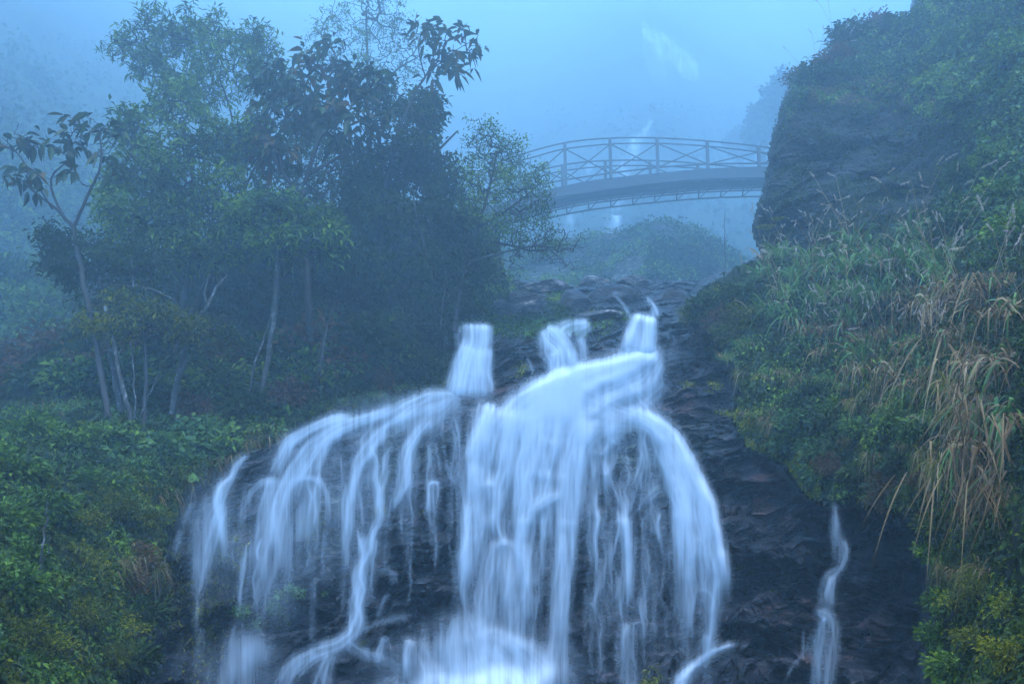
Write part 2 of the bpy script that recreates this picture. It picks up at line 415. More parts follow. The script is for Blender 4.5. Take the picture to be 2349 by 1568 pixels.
m_rock = rock_mat('wet rock')
m_boulder = rock_mat('mossy boulder rock', rough=0.7, base=(0.009, 0.0115, 0.0115), tintattr=False)
m_bank = soil_mat('leafy bank soil', (0.006, 0.008, 0.003), (0.015, 0.02, 0.006), (0.03, 0.035, 0.01))
isR = (wR > 0.5) & (GX > 1500); isB = isR & (bould > 0.5); isL = (wL > 0.5) & ~isR
def own(m): return solid & m
fm = {'rock': ~(isR | isL), 'L': isL, 'R': isR & ~isB, 'B': isB}
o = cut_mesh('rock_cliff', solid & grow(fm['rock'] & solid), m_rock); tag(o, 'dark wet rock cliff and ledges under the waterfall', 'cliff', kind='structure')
o = cut_mesh('left_hillside', solid & grow(fm['L'] & solid), m_bank); tag(o, 'overgrown hillside to the left of the waterfall', 'hillside', kind='structure')
o = cut_mesh('right_hillside', solid & grow(fm['R'] & solid), m_bank); tag(o, 'overgrown steep bank to the right of the waterfall', 'hillside', kind='structure')
o = cut_mesh('crag', solid & grow(fm['B'] & solid), m_boulder); tag(o, 'huge dark crag on the right bank hiding the right end of the footbridge', 'crag', kind='structure')

# bilinear look-up in the near surface
def surf(ox, oy, arr=None):
    arr = D if arr is None else arr
    fx = np.clip((np.asarray(ox, float) - gx[0]) / STEP, 0, len(gx) - 2.001); fy = np.clip((np.asarray(oy, float) - gy[0]) / STEP, 0, len(gy) - 2.001)
    i = fy.astype(int); j = fx.astype(int); u = fx - j; v = fy - i
    return arr[i, j] * (1 - u) * (1 - v) + arr[i, j + 1] * u * (1 - v) + arr[i + 1, j] * (1 - u) * v + arr[i + 1, j + 1] * u * v
def at(ox, oy, lift=0.0):
    return P(ox, oy, surf(ox, oy) - lift)

# ------------------------------------------------------------------ valley floor, far slopes
m_floor = soil_mat('gravel floor', (0.03, 0.03, 0.03), (0.06, 0.06, 0.055), (0.1, 0.1, 0.09))
nx, ny = 90, 70
fx_, fy_ = np.meshgrid(np.linspace(-300, 300, nx), np.linspace(-14, 385, ny))
fz = -3.4 + 0.35 * fbm(np.stack([fx_ * .2, fy_ * .2, 0 * fx_], -1), 3)
v = np.stack([fx_, fy_, fz], -1); o = mesh_obj('ground', v.reshape(-1, 3), grid_faces(np.ones((ny, nx), bool)), m_floor)
tag(o, 'stony valley floor at the foot of the falls', 'ground', kind='structure')

FAR = [(-500,700,42),(0,700,45),(300,640,62),(700,600,90),(1000,620,110),(1300,640,100),(1700,640,95),(2100,600,90),(2800,600,90),(-500,1000,45),(1200,900,80),(2800,1000,80),(0,1000,44),
 (-500,400,38),(0,400,46),(300,350,74),(700,300,170),(1100,350,210),(1450,450,120),(1500,250,150),(1700,350,180),(2100,300,160),(2800,300,150),
 (-500,50,50),(0,50,72),(300,50,140),(700,0,240),(1200,50,270),(1500,50,165),(1700,50,250),(2100,0,240),(2800,0,230),(-500,-250,70),(300,-250,200),(1200,-250,300),(2000,-250,290),(2800,-250,260)]
fgx = np.arange(-520, 2900, 12.0); fgy = np.arange(-260, 1000, 12.0)
FX, FY = np.meshgrid(fgx, fgy)
FD = RBF(FAR)(FX, FY)
fp = P(FX, FY, FD)
FD = FD * (1 - 0.05 * fbm(fp * 0.05, 4)) - 2.0 * np.abs(fbm(fp * 0.2, 4))
FPOS = P(FX, FY, FD)
m_far = soil_mat('far forest slope', (0.012, 0.02, 0.008), (0.03, 0.045, 0.015), (0.07, 0.08, 0.04))
o = mesh_obj('mountain', FPOS.reshape(-1, 3), grid_faces(np.ones(FX.shape, bool)), m_far)
tag(o, 'forested mountainside fading into blue mist behind the bridge', 'mountain', kind='structure')
def far_d(ox, oy):
    j = np.clip(((ox - fgx[0]) / 12).astype(int), 0, len(fgx) - 1); i = np.clip(((oy - fgy[0]) / 12).astype(int), 0, len(fgy) - 1)
    return FD[i, j]

# unseen wall added behind and beside the viewer to shade the near mist and rock
bx, bt = np.meshgrid(np.linspace(-1, 1, 60), np.linspace(0, 1, 24))
ang = bx * R(128); rr_ = 13 + 12 * bt + 2.0 * np.abs(bx) * 3
bp = np.stack([np.sin(ang) * rr_ * 1.15, -np.cos(ang) * rr_ * 0.95 + 2, -4.2 + 15 * bt ** 1.3], -1)
bp = bp + 1.2 * np.stack([fbm(bp * .3, 3), fbm(bp * .3 + 5, 3), fbm(bp * .3 + 9, 3)], -1)
o = mesh_obj('added_shade_wall', bp.reshape(-1, 3), grid_faces(np.ones(bx.shape, bool)), m_far)
tag(o, 'unseen wall added behind the viewpoint to shade the near ravine', 'hillside', kind='structure')

# rocky knoll standing between the cliff and the bridge
kx, ky = np.meshgrid(np.arange(1080, 1790, 5.0), np.arange(470, 780, 5.0))
ktop = np.interp(kx, [1080,1200,1345,1410,1430,1450,1480,1520,1560,1600,1640,1680,1720,1790], [600,560,537,532,524,520,508,503,506,520,545,580,600,620])
kn = fbm(np.stack([kx / 40, ky / 40, 0 * kx], -1), 4)
kd = 58 + 6.0 * np.exp(-np.clip(ky - ktop, 0, 999) / 30) - 0.03 * (ky - 500) - 4.0 * np.exp(-((kx - 1520) / 110) ** 2) 
kp = P(kx, ky, kd)
w1, w2, wid, _t = worley(kp * 0.28)
kd = kd - (wid - .5) * 2.2 * sstep(0, .2, w2 - w1) - 0.8 * fbm(kp * 0.6, 4) - 1.6 * np.clip(1 - ((kx - 1490) / 60) ** 2 - ((ky - 650) / 60) ** 2, 0, 1)
KPOS = P(kx, ky, kd)
f = grid_faces(ky > ktop + kn * 8); used = np.unique(f); rm = np.zeros(kx.size, np.int32); rm[used] = np.arange(len(used))
m_knoll = rock_mat('lichened rock', rough=0.7, base=(0.06, 0.065, 0.055), tintattr=False)
o = mesh_obj('rock_knoll', KPOS.reshape(-1, 3)[used], rm[f], m_knoll)
tag(o, 'rounded rocky knoll in the mist below the middle of the footbridge', 'knoll', kind='structure')

# boulders lying above the upper falls
def boulder(label, ox, oy, Y, rx, ry, seed, mat, squash=.8):
    import bmesh
    bm = bmesh.new(); bmesh.ops.create_icosphere(bm, subdivisions=5, radius=1.0)
    v = np.array([x.co[:] for x in bm.verts]); f = np.array([[q_.index for q_ in x.verts] for x in bm.faces]); bm.free()
    r = np.random.default_rng(seed); sc = Y / FP
    nrm = r.normal(size=(16, 3)); nrm /= np.linalg.norm(nrm, axis=1)[:, None]; off = r.uniform(.62, .95, 16)
    for n_, o_ in zip(nrm, off):                                  # chop flat facets
        e = v @ n_ - o_; v = v - np.clip(e, 0, None)[:, None] * n_
    v = v * (1 + 0.10 * fbm(v * 1.7 + seed, 4)[:, None]) + 0.03 * fbm(v * 6 + seed, 3)[:, None]
    c = P(ox, oy, Y); v = v * np.array([rx * sc, rx * sc * .9, ry * sc]) * 1.15 + c
    o = mesh_obj('boulder', v, [f], mat, attrs={'tint': np.ones((len(v), 3))}, origin=c); tag(o, label, 'boulder', 'boulders above the upper falls')
m_pale = rock_mat('pale patched rock', rough=0.6, base=(0.13, 0.12, 0.12), tintattr=False)
boulder('pale patched boulder left of the gap above the upper middle fall', 1205, 705, 26.5, 52, 34, 1, m_pale)
boulder('dark leaning pointed slab among the boulders above the upper middle fall', 1322, 700, 27, 36, 44, 2, m_rock)
boulder('small pale boulder left of the dark leaning slab', 1285, 715, 27.5, 26, 26, 3, m_pale)
boulder('low dark boulder at the left end of the boulder field', 1150, 715, 26, 34, 26, 4, m_rock)
boulder('long low boulder behind the pale patched one', 1245, 665, 30, 60, 20, 5, m_pale)
boulder('wide flat dark boulder carrying the thin slanting spout', 1400, 692, 28.5, 70, 34, 6, m_rock)
boulder('rounded hazy boulder behind the thin slanting spout', 1450, 655, 31, 40, 20, 7, m_pale)
boulder('hazy boulder behind the dark leaning slab', 1360, 655, 32, 44, 20, 8, m_pale)
boulder('flat pale-topped boulder at the lip of the upper middle fall', 1375, 728, 25, 50, 16, 9, m_pale)
boulder('dark boulder right of the short fanned spout', 1545, 700, 27, 46, 36, 10, m_rock)
boulder('small hazy boulder far left behind the boulder field', 1180, 665, 31, 40, 20, 11, m_rock)
SKY_S, SKY_TINT = 0.15, (0.70, 0.975, 1.27)
SUN_EL, SUN_AZ, SUN_S, SUN_ANG, SUN_COL = 76.0, 180.0, 1.5, 40.0, (1.0, 0.97, 0.87)
HAZE_COL, HAZE_D = (0.58, 0.84, 1.0), 0.0080
EXPO = 2.5

# ------------------------------------------------------------------ water
# Long-exposure water: many strands are let down the rock along the main channels, pushed aside by
# the bumps they meet; the thickness they add up to is the sheet's own opacity and relief.
WS = 2.0
wx = np.arange(330, 2010, WS); wy = np.arange(655, 1700, WS)
WX, WY = np.meshgrid(wx, wy)
Hs = blur(RELIEF * (0.55 + 0.45 * sstep(8, 16, D)), 14)
GHy, GHx = np.gradient(Hs, STEP)
GHx = blur(GHx, 3)

def minf(a, n):
    for _ in range(n):
        a = np.minimum(a, np.minimum(np.roll(a, 1, 0), np.roll(a, -1, 0))); a = np.minimum(a, np.minimum(np.roll(a, 1, 1), np.roll(a, -1, 1)))
    return a
DWS = blur(minf(D, 4), 6)
for _i in range(1, DWS.shape[0]):                       # water leaves a ledge and falls clear of the rock below it
    DWS[_i] = np.minimum(DWS[_i], DWS[_i - 1] + 0.003)
DWS = blur(DWS, 40) - 0.05
HP = blur(RELIEF - blur(RELIEF, 60), 1)
def new_raster(): return np.zeros(WX.shape)
def splat(Rr, x, y, w):
    fx = (x - wx[0]) / WS; fy = (y - wy[0]) / WS
    ok = (fx > 1) & (fx < len(wx) - 2) & (fy > 1) & (fy < len(wy) - 2)
    fx, fy, w = fx[ok], fy[ok], w[ok]
    i = fy.astype(int); j = fx.astype(int); u = fx - j; v = fy - i
    flat = Rr.ravel(); n = flat.size; k = i * len(wx) + j
    for dk, ww in ((0, (1-u)*(1-v)), (1, u*(1-v)), (len(wx), (1-u)*v), (len(wx)+1, u*v)):
        flat += np.bincount(k + dk, ww * w, n)
wr = np.random.default_rng(5)
def stream(Rr, path, tau, n=None, push=1.0, gather=0.05, wob=3.0, streak=0.8, fade=(0.05, 0.12), fall=0.0, edge=0.6):
    """path: (ox, oy, width, strength) points down the channel"""
    p = np.array([(a[0], a[1], a[2], a[3] if len(a) > 3 else 1.0) for a in path], float)
    seg = np.r_[0, np.cumsum(np.hypot(*(p[1:, :2] - p[:-1, :2]).T))]
    m = max(8, int(seg[-1] / 2.0)); s = np.linspace(0, seg[-1], m)
    # smooth the guide
    def sm(a):
        k = max(1, int(9)); a = np.pad(a, k, mode='edge' if False else 'reflect', reflect_type='odd'); return np.convolve(a, np.hanning(2 * k + 1) / np.hanning(2 * k + 1).sum(), 'same')[k:-k]
    cx = np.interp(s, seg, p[:, 0]); cy = np.interp(s, seg, p[:, 1]); cw = np.interp(s, seg, p[:, 2]); cs = np.interp(s, seg, p[:, 3])
    if m > 30: cx, cy, cw, cs = sm(cx), sm(cy), sm(cw), sm(cs)
    tx, ty = np.gradient(cx), np.gradient(cy); l = np.hypot(tx, ty) + 1e-9; nxn, nyn = -ty / l, tx / l
    wmean = cw.mean()
    if n is None: n = int(np.clip(wmean * 3.4, 14, 420))
    u = (wr.random(n) * 2 - 1); u = np.sign(u) * np.abs(u) ** (1 - 0.25 * (1 - edge))
    amp = wr.gamma(streak, 1 / streak, n)
    sx = np.zeros(n); vx = np.zeros(n)
    ph = wr.random(n) * 50; seed = wr.random() * 100
    s0 = wr.random(n) * fade[0] * seg[-1] * (wr.random(n) < 0.8); s1 = seg[-1] * (1 - wr.random(n) ** 1.5 * fade[1] * 3)
    ds = seg[-1] / (m - 1)
    bw = sstep(1.1, 0.45, np.abs(u)) * 1.15 + 0.06
    for k in range(m):
        x = cx[k] + u * cw[k] / 2 * nxn[k] + sx
        y = cy[k] + u * cw[k] / 2 * nyn[k]
        gxv = np.clip(surf(x, y, GHx), -.05, .05)
        vx = 0.86 * vx - push * 8.0 * gxv * (1 - fall); sx = sx * (1 - gather) + vx * ds / 2.0
        w1 = perlin(np.stack([np.full(n, s[k] / 60.0) , u * 2.2 * wmean / 40 + seed, ph * 0 + 3], -1)) * wob * 2.2
        w2 = perlin(np.stack([np.full(n, s[k] / 17.0), u * wmean / 8 + seed, ph * 0 + 9], -1)) * wob * 0.6
        x = x + (w1 + w2) * (1 - fall)
        a = amp * cs[k] * bw * np.clip((s[k] + 1 - s0) / 3, 0, 1) * np.clip((s1 - s[k]) / (0.08 * seg[-1] + 3), 0, 1)
        a = a * np.clip(0.8 + 1.3 * perlin(np.stack([np.full(n, s[k] / 90.0), ph, ph * 0], -1)), 0.05, 2)
        splat(Rr, x, y, tau * a * cw[k] / n / WS * (ds / WS))
def veil(Rr, cx, cy, rx, ry, tau, rot=0.0):
    c, s = math.cos(R(rot)), math.sin(R(rot))
    u = ((WX - cx) * c + (WY - cy) * s) / rx; v = (-(WX - cx) * s + (WY - cy) * c) / ry
    Rr += tau * np.exp(-(u * u + v * v)) * (0.75 + 0.5 * fbm(np.stack([WX / 60, WY / 60, 0 * WX], -1), 3))
def line(Rr, pts, w, tau, **k):
    stream(Rr, [(x, y, w * 1.15, .7 if i in (0, len(pts) - 1) else 1) for i, (x, y) in enumerate(pts)], tau * .62, n=max(8, int(w * 2.2)), **k)

m_water = water_mat('silky water')
SOFT = 0.35
def water_obj(name, Rr, label, thick=0.06, lift=0.03, cat='waterfall', gain=0.52, crisp=0.0):
    Rr = blur(Rr, 1)
    # thin soft sheet between the strands, torn along the direction of fall
    soft = blur(Rr, 40) * (0.55 + 1.1 * fbm(np.stack([WX / 7, WY / 70, 0 * WX + 3], -1), 4))
    Rr = ((Rr * 0.42 + blur(Rr, 8) * 0.08 + blur(Rr, 30) * 0.50 + np.clip(soft, 0, 9) * SOFT) * (1 - crisp) + crisp * (Rr * .7 + blur(Rr, 14) * .4)) * gain
    str_ = fbm(np.stack([WX / 24, WY / 260, 0 * WX + 8], -1), 3) + .35 * fbm(np.stack([WX / 6, WY / 160, 0 * WX + 8], -1), 2) + .5 * perlin(np.stack([WX / 3.2, WY / 220, 0 * WX + 5], -1))
    Rr = Rr * np.clip(1.0 + 0.9 * str_, 0.35, 1.8) * np.clip(1 - 0.4 * blur(surf(WX, WY, HP), 6), 0.85, 1.15)
    al = (1 - np.exp(-1.25 * Rr)) * 0.98
    al = al * np.clip(al / 0.05, 0, 1)
    keep = blur(al, 2) > 0.012
    Dw = surf(WX, WY, DWS) - lift - thick * blur(al, 24)
    pos = P(WX, WY, Dw)
    f = grid_faces(keep); used = np.unique(f); rm = np.zeros(keep.size, np.int32); rm[used] = np.arange(len(used))
    ob = mesh_obj(name, pos.reshape(-1, 3)[used], rm[f], m_water, attrs={'veil': al.ravel()[used]})
    tag(ob, label, cat, 'waterfalls on the rock cliff', kind='structure'); return ob

# upper left fall
A = new_raster()
stream(A, [(1096,744,72),(1094,790,74),(1090,810,80,1.2),(1080,850,96,1.1),(1076,890,110,1.0),(1074,915,116,.9)], 1.7, wob=2, push=.3, fade=(.01,.02))
stream(A, [(1084,797,60,1.2),(1070,850,60,1.0),(1060,910,60,.9)], 1.3, wob=2, push=.3, fade=(.02,.02))
stream(A, [(1106,800,50),(1110,850,46,.8),(1108,905,50,.7)], 0.9, push=1.2, wob=4)
stream(A, [(1058,748,14),(1048,775,10),(1052,800,8)], .5); line(A, [(1125,800),(1130,830),(1128,900)], 5, .9)
line(A, [(1060,895),(1100,888),(1131,896)], 5, .8, fade=(0.3,.3)); line(A, [(1060,905),(1095,912),(1125,905)], 8, .8)
water_obj('waterfall', A, 'left one of the three upper falls, tall stepped fall beside the dark trees', crisp=.6, gain=.5)
# upper middle fall
A = new_raster()
stream(A, [(1350,742,20),(1310,746,30),(1290,756,44),(1286,775,60)], 1.3, push=.4)
stream(A, [(1250,752,30),(1262,770,60),(1290,800,66,1.1),(1294,840,72,1.0),(1296,875,90,.8)], 1.8, push=.6)
stream(A, [(1352,745,24,.8),(1330,760,34,.6),(1310,775,40,.8)], .9); stream(A, [(1248,775,26),(1240,810,20,.7),(1255,850,30,.5)], .9)
stream(A, [(1330,775,22),(1345,815,20,.6),(1356,838,14)], .7); line(A, [(1210,820),(1216,845),(1217,862)], 4, .8)
line(A, [(1200,880),(1215,868),(1235,862)], 4, .8)
water_obj('waterfall', A, 'middle one of the three upper falls, spreading from a wide lip', crisp=.5, gain=.6)
# upper right fall
A = new_raster()
stream(A, [(1480,724,52,1.2),(1474,750,68,1.1),(1466,790,84,1.0),(1462,822,96,.8)], 2.3, push=.2, wob=1, fade=(.02,.05))
water_obj('waterfall', A, 'right one of the three upper falls, dense white chute with a rounded lip', thick=.2, crisp=.5, gain=.6)
A = new_raster()
stream(A, [(1403,671,3,.6),(1418,684,4),(1432,702,4),(1447,730,10,.7)], 1.6, push=0, wob=1, n=20, fade=(.02,.02)); line(A, [(1405,672),(1415,671),(1424,674),(1420,684)], 4, 1.6, push=0)
water_obj('waterfall', A, 'thin slanting spout above the upper right fall, left of a wider one', gain=.5, crisp=1)
A = new_raster()
stream(A, [(1482,680,3,1.),(1492,692,9,1.),(1501,708,15,.8),(1508,730,24,.7)], 1.6, push=0, wob=1, n=30, fade=(.02,.02))
water_obj('waterfall', A, 'short fanned spout right above the rounded lip of the upper right fall', gain=.5, crisp=1)

# main fall
A = new_raster()
stream(A, [(1505,812,24,.9),(1440,838,50,1.2),(1350,868,78,1.2),(1270,900,90,1.3),(1200,940,110,1.1),(1150,985,60,.8)], 2.0, push=.35, wob=5)
stream(A, [(1300,850,60,.9),(1290,885,90,1.1),(1270,930,150,1.1),(1250,975,200,.9)], 1.9, push=.4, wob=5)
stream(A, [(1512,822,40,.8),(1470,870,70,.9),(1380,905,80,1.),(1330,950,100,1.0)], 1.5, push=.8, wob=6)
stream(A, [(1505,835,30,.6),(1500,880,60,.5),(1450,925,70,.6),(1400,950,60,.7)], .8, push=1.6, wob=7)
stream(A, [(1440,870,40,.6),(1455,905,60,.6),(1480,940,80,.6),(1500,975,50,.6)], .9, push=1.5, wob=8)
stream(A, [(1530,880,20,.5),(1500,905,60,.5),(1440,925,70,.6)], .6, push=1.5, wob=7)
stream(A, [(1320,935,160,1.0),(1390,950,100,.9),(1460,965,60,.9),(1500,985,40,1.0)], 1.1, push=.5, wob=6)
veil(A, 1240, 950, 100, 40, 1.8, -20); veil(A, 1320, 900, 130, 34, 1.6, -20); veil(A, 1400, 850, 90, 26, 1.2, -15); veil(A, 1350, 960, 120, 40, .8, 0); veil(A, 1475, 815, 46, 12, 1.2)
# curtain to the left
stream(A, [(1205,945,230,1.5),(1190,1000,236,1.2),(1176,1080,240,.85),(1168,1160,238,.62),(1162,1240,232,.46),(1152,1330,226,.36),(1147,1440,215,.30),(1140,1600,230,.25)], 2.0, n=620, push=.6, wob=4, streak=.55, fade=(.03,.2))
stream(A, [(1125,960,60,.9),(1095,1020,44,1.),(1090,1100,50,.8),(1085,1190,50,1.0),(1080,1290,46,.7),(1075,1420,46,.4)], 1.1, push=1.2)
stream(A, [(1170,960,60,.9),(1160,1040,50,.9),(1165,1120,50,.7),(1160,1190,46,1.),(1150,1260,40,.6)], 1.0, push=1.2)
stream(A, [(1230,960,60,1),(1215,1030,60,.9),(1205,1100,50,.7),(1190,1180,40,.9),(1195,1250,30,.6)], 1.0, push=1.2)
stream(A, [(1290,1130,14,.6),(1262,1142,20,1.),(1225,1165,22,1.1),(1200,1200,24,.9),(1190,1290,60,.5),(1190,1500,70,.3)], 1.2, push=.5)
stream(A, [(1085,1160,24,.5),(1085,1185,26,1.),(1075,1260,30,.9),(1072,1350,36,.5)], 1.2, push=.5)
stream(A, [(1130,1262,10,.8),(1150,1240,14,1.),(1172,1244,12,1.),(1196,1275,10,1.0),(1212,1330,10,1.),(1225,1400,10,.8),(1232,1470,14,.3)], .8, push=0, wob=2)
stream(A, [(1150,1240,60,.8),(1145,1320,110,.6),(1140,1420,130,.35),(1140,1560,150,.2)], 1.0, push=.2)
stream(A, [(1125,1120,30,.7),(1115,1102,36,1),(1125,1150,40,.5)], .7)
# centre plume
stream(A, [(1352,968,70,1.),(1325,1000,64,1.05),(1310,1050,58,1.1),(1304,1120,54,1.15),(1300,1200,50,1.1),(1292,1300,48,.85),(1284,1400,46,.6),(1276,1568,50,.42),(1270,1690,50,.4)], 2.2, push=.25, wob=2, fade=(.03,.1))
stream(A, [(1420,960,90,.8),(1380,985,100,.8),(1350,1030,70,.8),(1345,1120,60,.45),(1335,1250,50,.25)], 1.2, push=.8)
# veils over the dark dome
stream(A, [(1440,975,140,.5),(1440,1030,150,.45),(1435,1100,150,.42),(1430,1150,110,.2)], .8, n=90, push=2.2, wob=6, streak=.5)
stream(A, [(1410,1000,150,.5),(1430,1080,150,.4),(1430,1200,150,.35),(1430,1350,170,.3),(1430,1600,200,.25)], .42, n=60, push=1.2, wob=6, streak=.5)
for pts, w, t in [([(1392,1010),(1385,1060),(1398,1090),(1412,1130),(1420,1150),(1436,1188)],5,1.6), ([(1430,1100),(1432,1150),(1438,1190)],4,1.4), ([(1470,1080),(1456,1130),(1450,1160),(1440,1190)],5,1.6),
                  ([(1515,1110),(1480,1140),(1468,1165),(1442,1192)],4,1.3), ([(1381,1020),(1375,1075),(1385,1110)],5,.9), ([(1436,1190),(1410,1192),(1403,1215),(1404,1290),(1398,1330),(1396,1350)],6,1.1),
                  ([(1400,1336),(1392,1380),(1400,1440)],5,.8), ([(1385,1160),(1365,1180),(1358,1230),(1360,1300),(1366,1350)],6,.7), ([(1345,1385),(1362,1382),(1368,1420),(1372,1440)],4,.9), ([(1350,1385),(1343,1410),(1342,1440)],4,.7),
                  ([(1480,1155),(1505,1130),(1522,1118)],4,1.3), ([(1505,1150),(1470,1200),(1478,1250),(1492,1290),(1495,1335),(1505,1345)],4,.9), ([(1517,1350),(1505,1370),(1500,1395),(1488,1412),(1482,1422)],4,1.5),
                  ([(1472,1424),(1445,1430),(1436,1445)],5,1.5), ([(1500,1100),(1490,1170),(1512,1240),(1530,1300)],5,.8), ([(1505,1030),(1498,1075)],5,.8), ([(1530,1450),(1528,1568)],6,.5), ([(1410,1470),(1425,1540)],3,.7)]:
    line(A, pts, w, t, push=.2, wob=2)
stream(A, [(1439,1186,10,1.3),(1441,1240,13,1.1),(1444,1320,14,.8),(1448,1420,16,.55)], 2.0, push=0, wob=1)
stream(A, [(1445,1426,22,1.1),(1440,1470,34,.7),(1442,1530,44,.4),(1445,1680,50,.3)], 1.2, push=.2)
# right-hand arm
stream(A, [(1450,950,50,.9),(1498,972,50,1.1),(1530,1000,56,1.15),(1552,1050,76,1.1),(1575,1110,100,1.05),(1592,1170,120,1.1),(1602,1240,124,.75),(1608,1320,120,.5),(1606,1420,112,.36),(1600,1500,90,.3),(1596,1600,90,.25)], 2.3, n=460, push=.4, wob=3, streak=.55, fade=(.02,.15))
stream(A, [(1500,975,30),(1516,1040,30),(1540,1110,46,1.),(1566,1180,60,1.),(1570,1260,50,.6),(1572,1400,44,.3)], 1.3, push=.6)
stream(A, [(1560,1040,20),(1595,1090,16,.9),(1622,1150,14,1.),(1645,1210,14,1.),(1656,1270,20,.9),(1664,1330,26,.6),(1668,1400,30,.3)], 1.6, push=.4, wob=3)
stream(A, [(1652,1262,22,1.),(1664,1300,26,.8),(1668,1360,30,.4)], 1.4, push=.2)
line(A, [(1592,1235),(1612,1238),(1622,1280),(1632,1340)], 5, 1.1, push=.1); line(A, [(1590,1420),(1592,1360),(1604,1352),(1620,1352),(1636,1370),(1632,1410),(1630,1460),(1616,1470)], 5, 1.1, push=0, wob=1)
line(A, [(1592,1360),(1590,1410),(1597,1470)], 5, 1.0); line(A, [(1640,1376),(1634,1440),(1618,1490)], 6, .9); stream(A, [(1622,1455,24,.8),(1614,1500,30,.6)], .9)
stream(A, [(1692,1476,8,.5),(1660,1484,9,1.),(1625,1500,12,1.1),(1590,1532,22,1.),(1560,1570,44,.9),(1545,1660,60,.8)], 2.0, push=0, wob=2)
line(A, [(1668,1482),(1668,1540)], 10, .5)
tr = np.random.default_rng(78)
for k in range(75):                                      # threads over the dark rock between the two main arms
    x0 = tr.uniform(1340, 1590); y0 = tr.uniform(1000, 1400); ln = tr.uniform(60, 260); dr = (x0 - 1420) / 900
    pts = [(x0 + dr * 40 * t * ln / 150 + tr.normal() * 2.5, y0 + ln * t) for t in np.linspace(0, 1, 6)]
    stream(A, [(x, y, tr.uniform(2.5, 6), .5 if i in (0, 5) else 1) for i, (x, y) in enumerate(pts)], tr.uniform(.3, 1.0), n=9, push=.6, wob=2.5, fade=(.1, .25))
# foot
veil(A, 1090, 1560, 150, 70, 1.5); veil(A, 1060, 1480, 80, 60, .6); veil(A, 1200, 1490, 70, 24, .7, 15); veil(A, 1240, 1560, 60, 40, .7)
stream(A, [(1060,1400,60,.2),(1075,1460,110,.6),(1085,1520,150,.8),(1090,1600,170,.9)], .8, push=.2, streak=.5)
stream(A, [(960,1470,40,.3),(985,1520,60,.6),(1000,1600,80,.7)], .7, push=.3)
stream(A, [(1090,1460,20,.8),(1135,1450,34,.8),(1190,1480,44,.8),(1240,1530,60,.7),(1270,1600,80,.6)], .5, push=.2)
stream(A, [(1120,1490,120,.5),(1150,1530,150,.7),(1180,1600,170,.8)], 1.0, push=.3)
stream(A, [(940,1465,22,.9),(938,1510,26,.8),(945,1568,30,.7)], 1.1)
water_obj('waterfall', A, 'broad white main waterfall pouring over the rounded cliff in the middle', thick=.2, gain=.58, crisp=.2)

# left arm
A = new_raster()
veil(A, 930, 960, 110, 40, .7, -8); veil(A, 700, 1180, 110, 120, .28); veil(A, 480, 1230, 50, 110, .35); veil(A, 830, 1120, 60, 140, .22); veil(A, 630, 1300, 60, 110, .3)
stream(A, [(1050,907,20,.4),(1020,910,40,.6),(990,918,60,.9),(930,938,50,1.),(880,965,50,.9),(850,1000,60,.8),(830,1030,60,.6)], .85, push=1.5, wob=5, streak=.6)
stream(A, [(1068,908,24,.25),(1035,918,50,.5),(1000,935,90,.6),(950,970,90,.6),(925,1000,80,.7)], .7, push=1.8, wob=6, streak=.5)
stream(A, [(910,938,20,.8),(860,955,22,1.),(820,965,24,1.),(760,990,34,1.),(715,1030,38,1.),(682,1075,40,.9),(662,1110,42,.9),(645,1170,44,.7),(632,1230,46,.5),(615,1320,44,.35),(590,1420,46,.25),(575,1480,50,.3)], 1.9, push=.6, wob=4)
stream(A, [(800,955,14,.8),(760,962,20,.9),(710,985,22,1.),(660,1015,26,1.),(640,1060,30,.9),(622,1098,30,.9)], 1.7, push=.5, wob=3)
stream(A, [(640,1098,16,1.),(600,1104,14,1.),(575,1125,20,.8),(558,1165,24,.5),(550,1220,24,.3)], .7, push=.5)
stream(A, [(625,1100,30,.9),(612,1150,34,.5),(600,1220,30,.4),(590,1290,26,.2)], 1.1)
stream(A, [(790,975,20,.8),(752,1010,18,1.),(735,1050,18,1.1),(722,1090,16,.9)], 1.5, push=.6)
stream(A, [(660,1118,10,.9),(682,1100,12,1.1),(708,1092,12,1.1),(732,1102,12,1.),(748,1130,12,.9),(755,1170,14,.6),(748,1230,14,.5)], .75, push=0, wob=2)
stream(A, [(700,1095,60,.5),(680,1150,90,.4),(650,1220,90,.3),(620,1330,80,.2)], .6, push=.6, streak=.5)
line(A, [(742,1215),(735,1250),(738,1310),(722,1330),(718,1400)], 7, .9); line(A, [(760,1240),(758,1310),(752,1380)], 4, .7); line(A, [(545,1215),(530,1250),(548,1300),(540,1330)], 5, .8)
line(A, [(590,1170),(560,1185),(548,1215)], 5, .9)
stream(A, [(565,1045,8,.7),(545,1065,14,.9),(535,1095,14,.6),(515,1110,22,.9),(506,1135,26,1.2),(500,1155,24,.9),(508,1190,16,.5),(512,1270,12,.5)], 1.6, push=.5, wob=3)
stream(A, [(500,1150,60,.7),(480,1190,60,.5),(465,1260,50,.35),(455,1380,50,.2)], .9, push=1.2, streak=.5)
line(A, [(443,1150),(428,1180),(420,1215)], 7, 1.2); line(A, [(416,1215),(404,1250),(398,1290)], 10, .8); line(A, [(462,1190),(455,1270),(448,1360)], 5, .6); line(A, [(510,1190),(508,1290)], 6, 1.); line(A, [(384,1250),(380,1330)], 4, .5)
line(A, [(497,1310),(496,1400),(500,1440)], 6, .6); line(A, [(590,1290),(580,1330),(578,1400)], 5, .7)
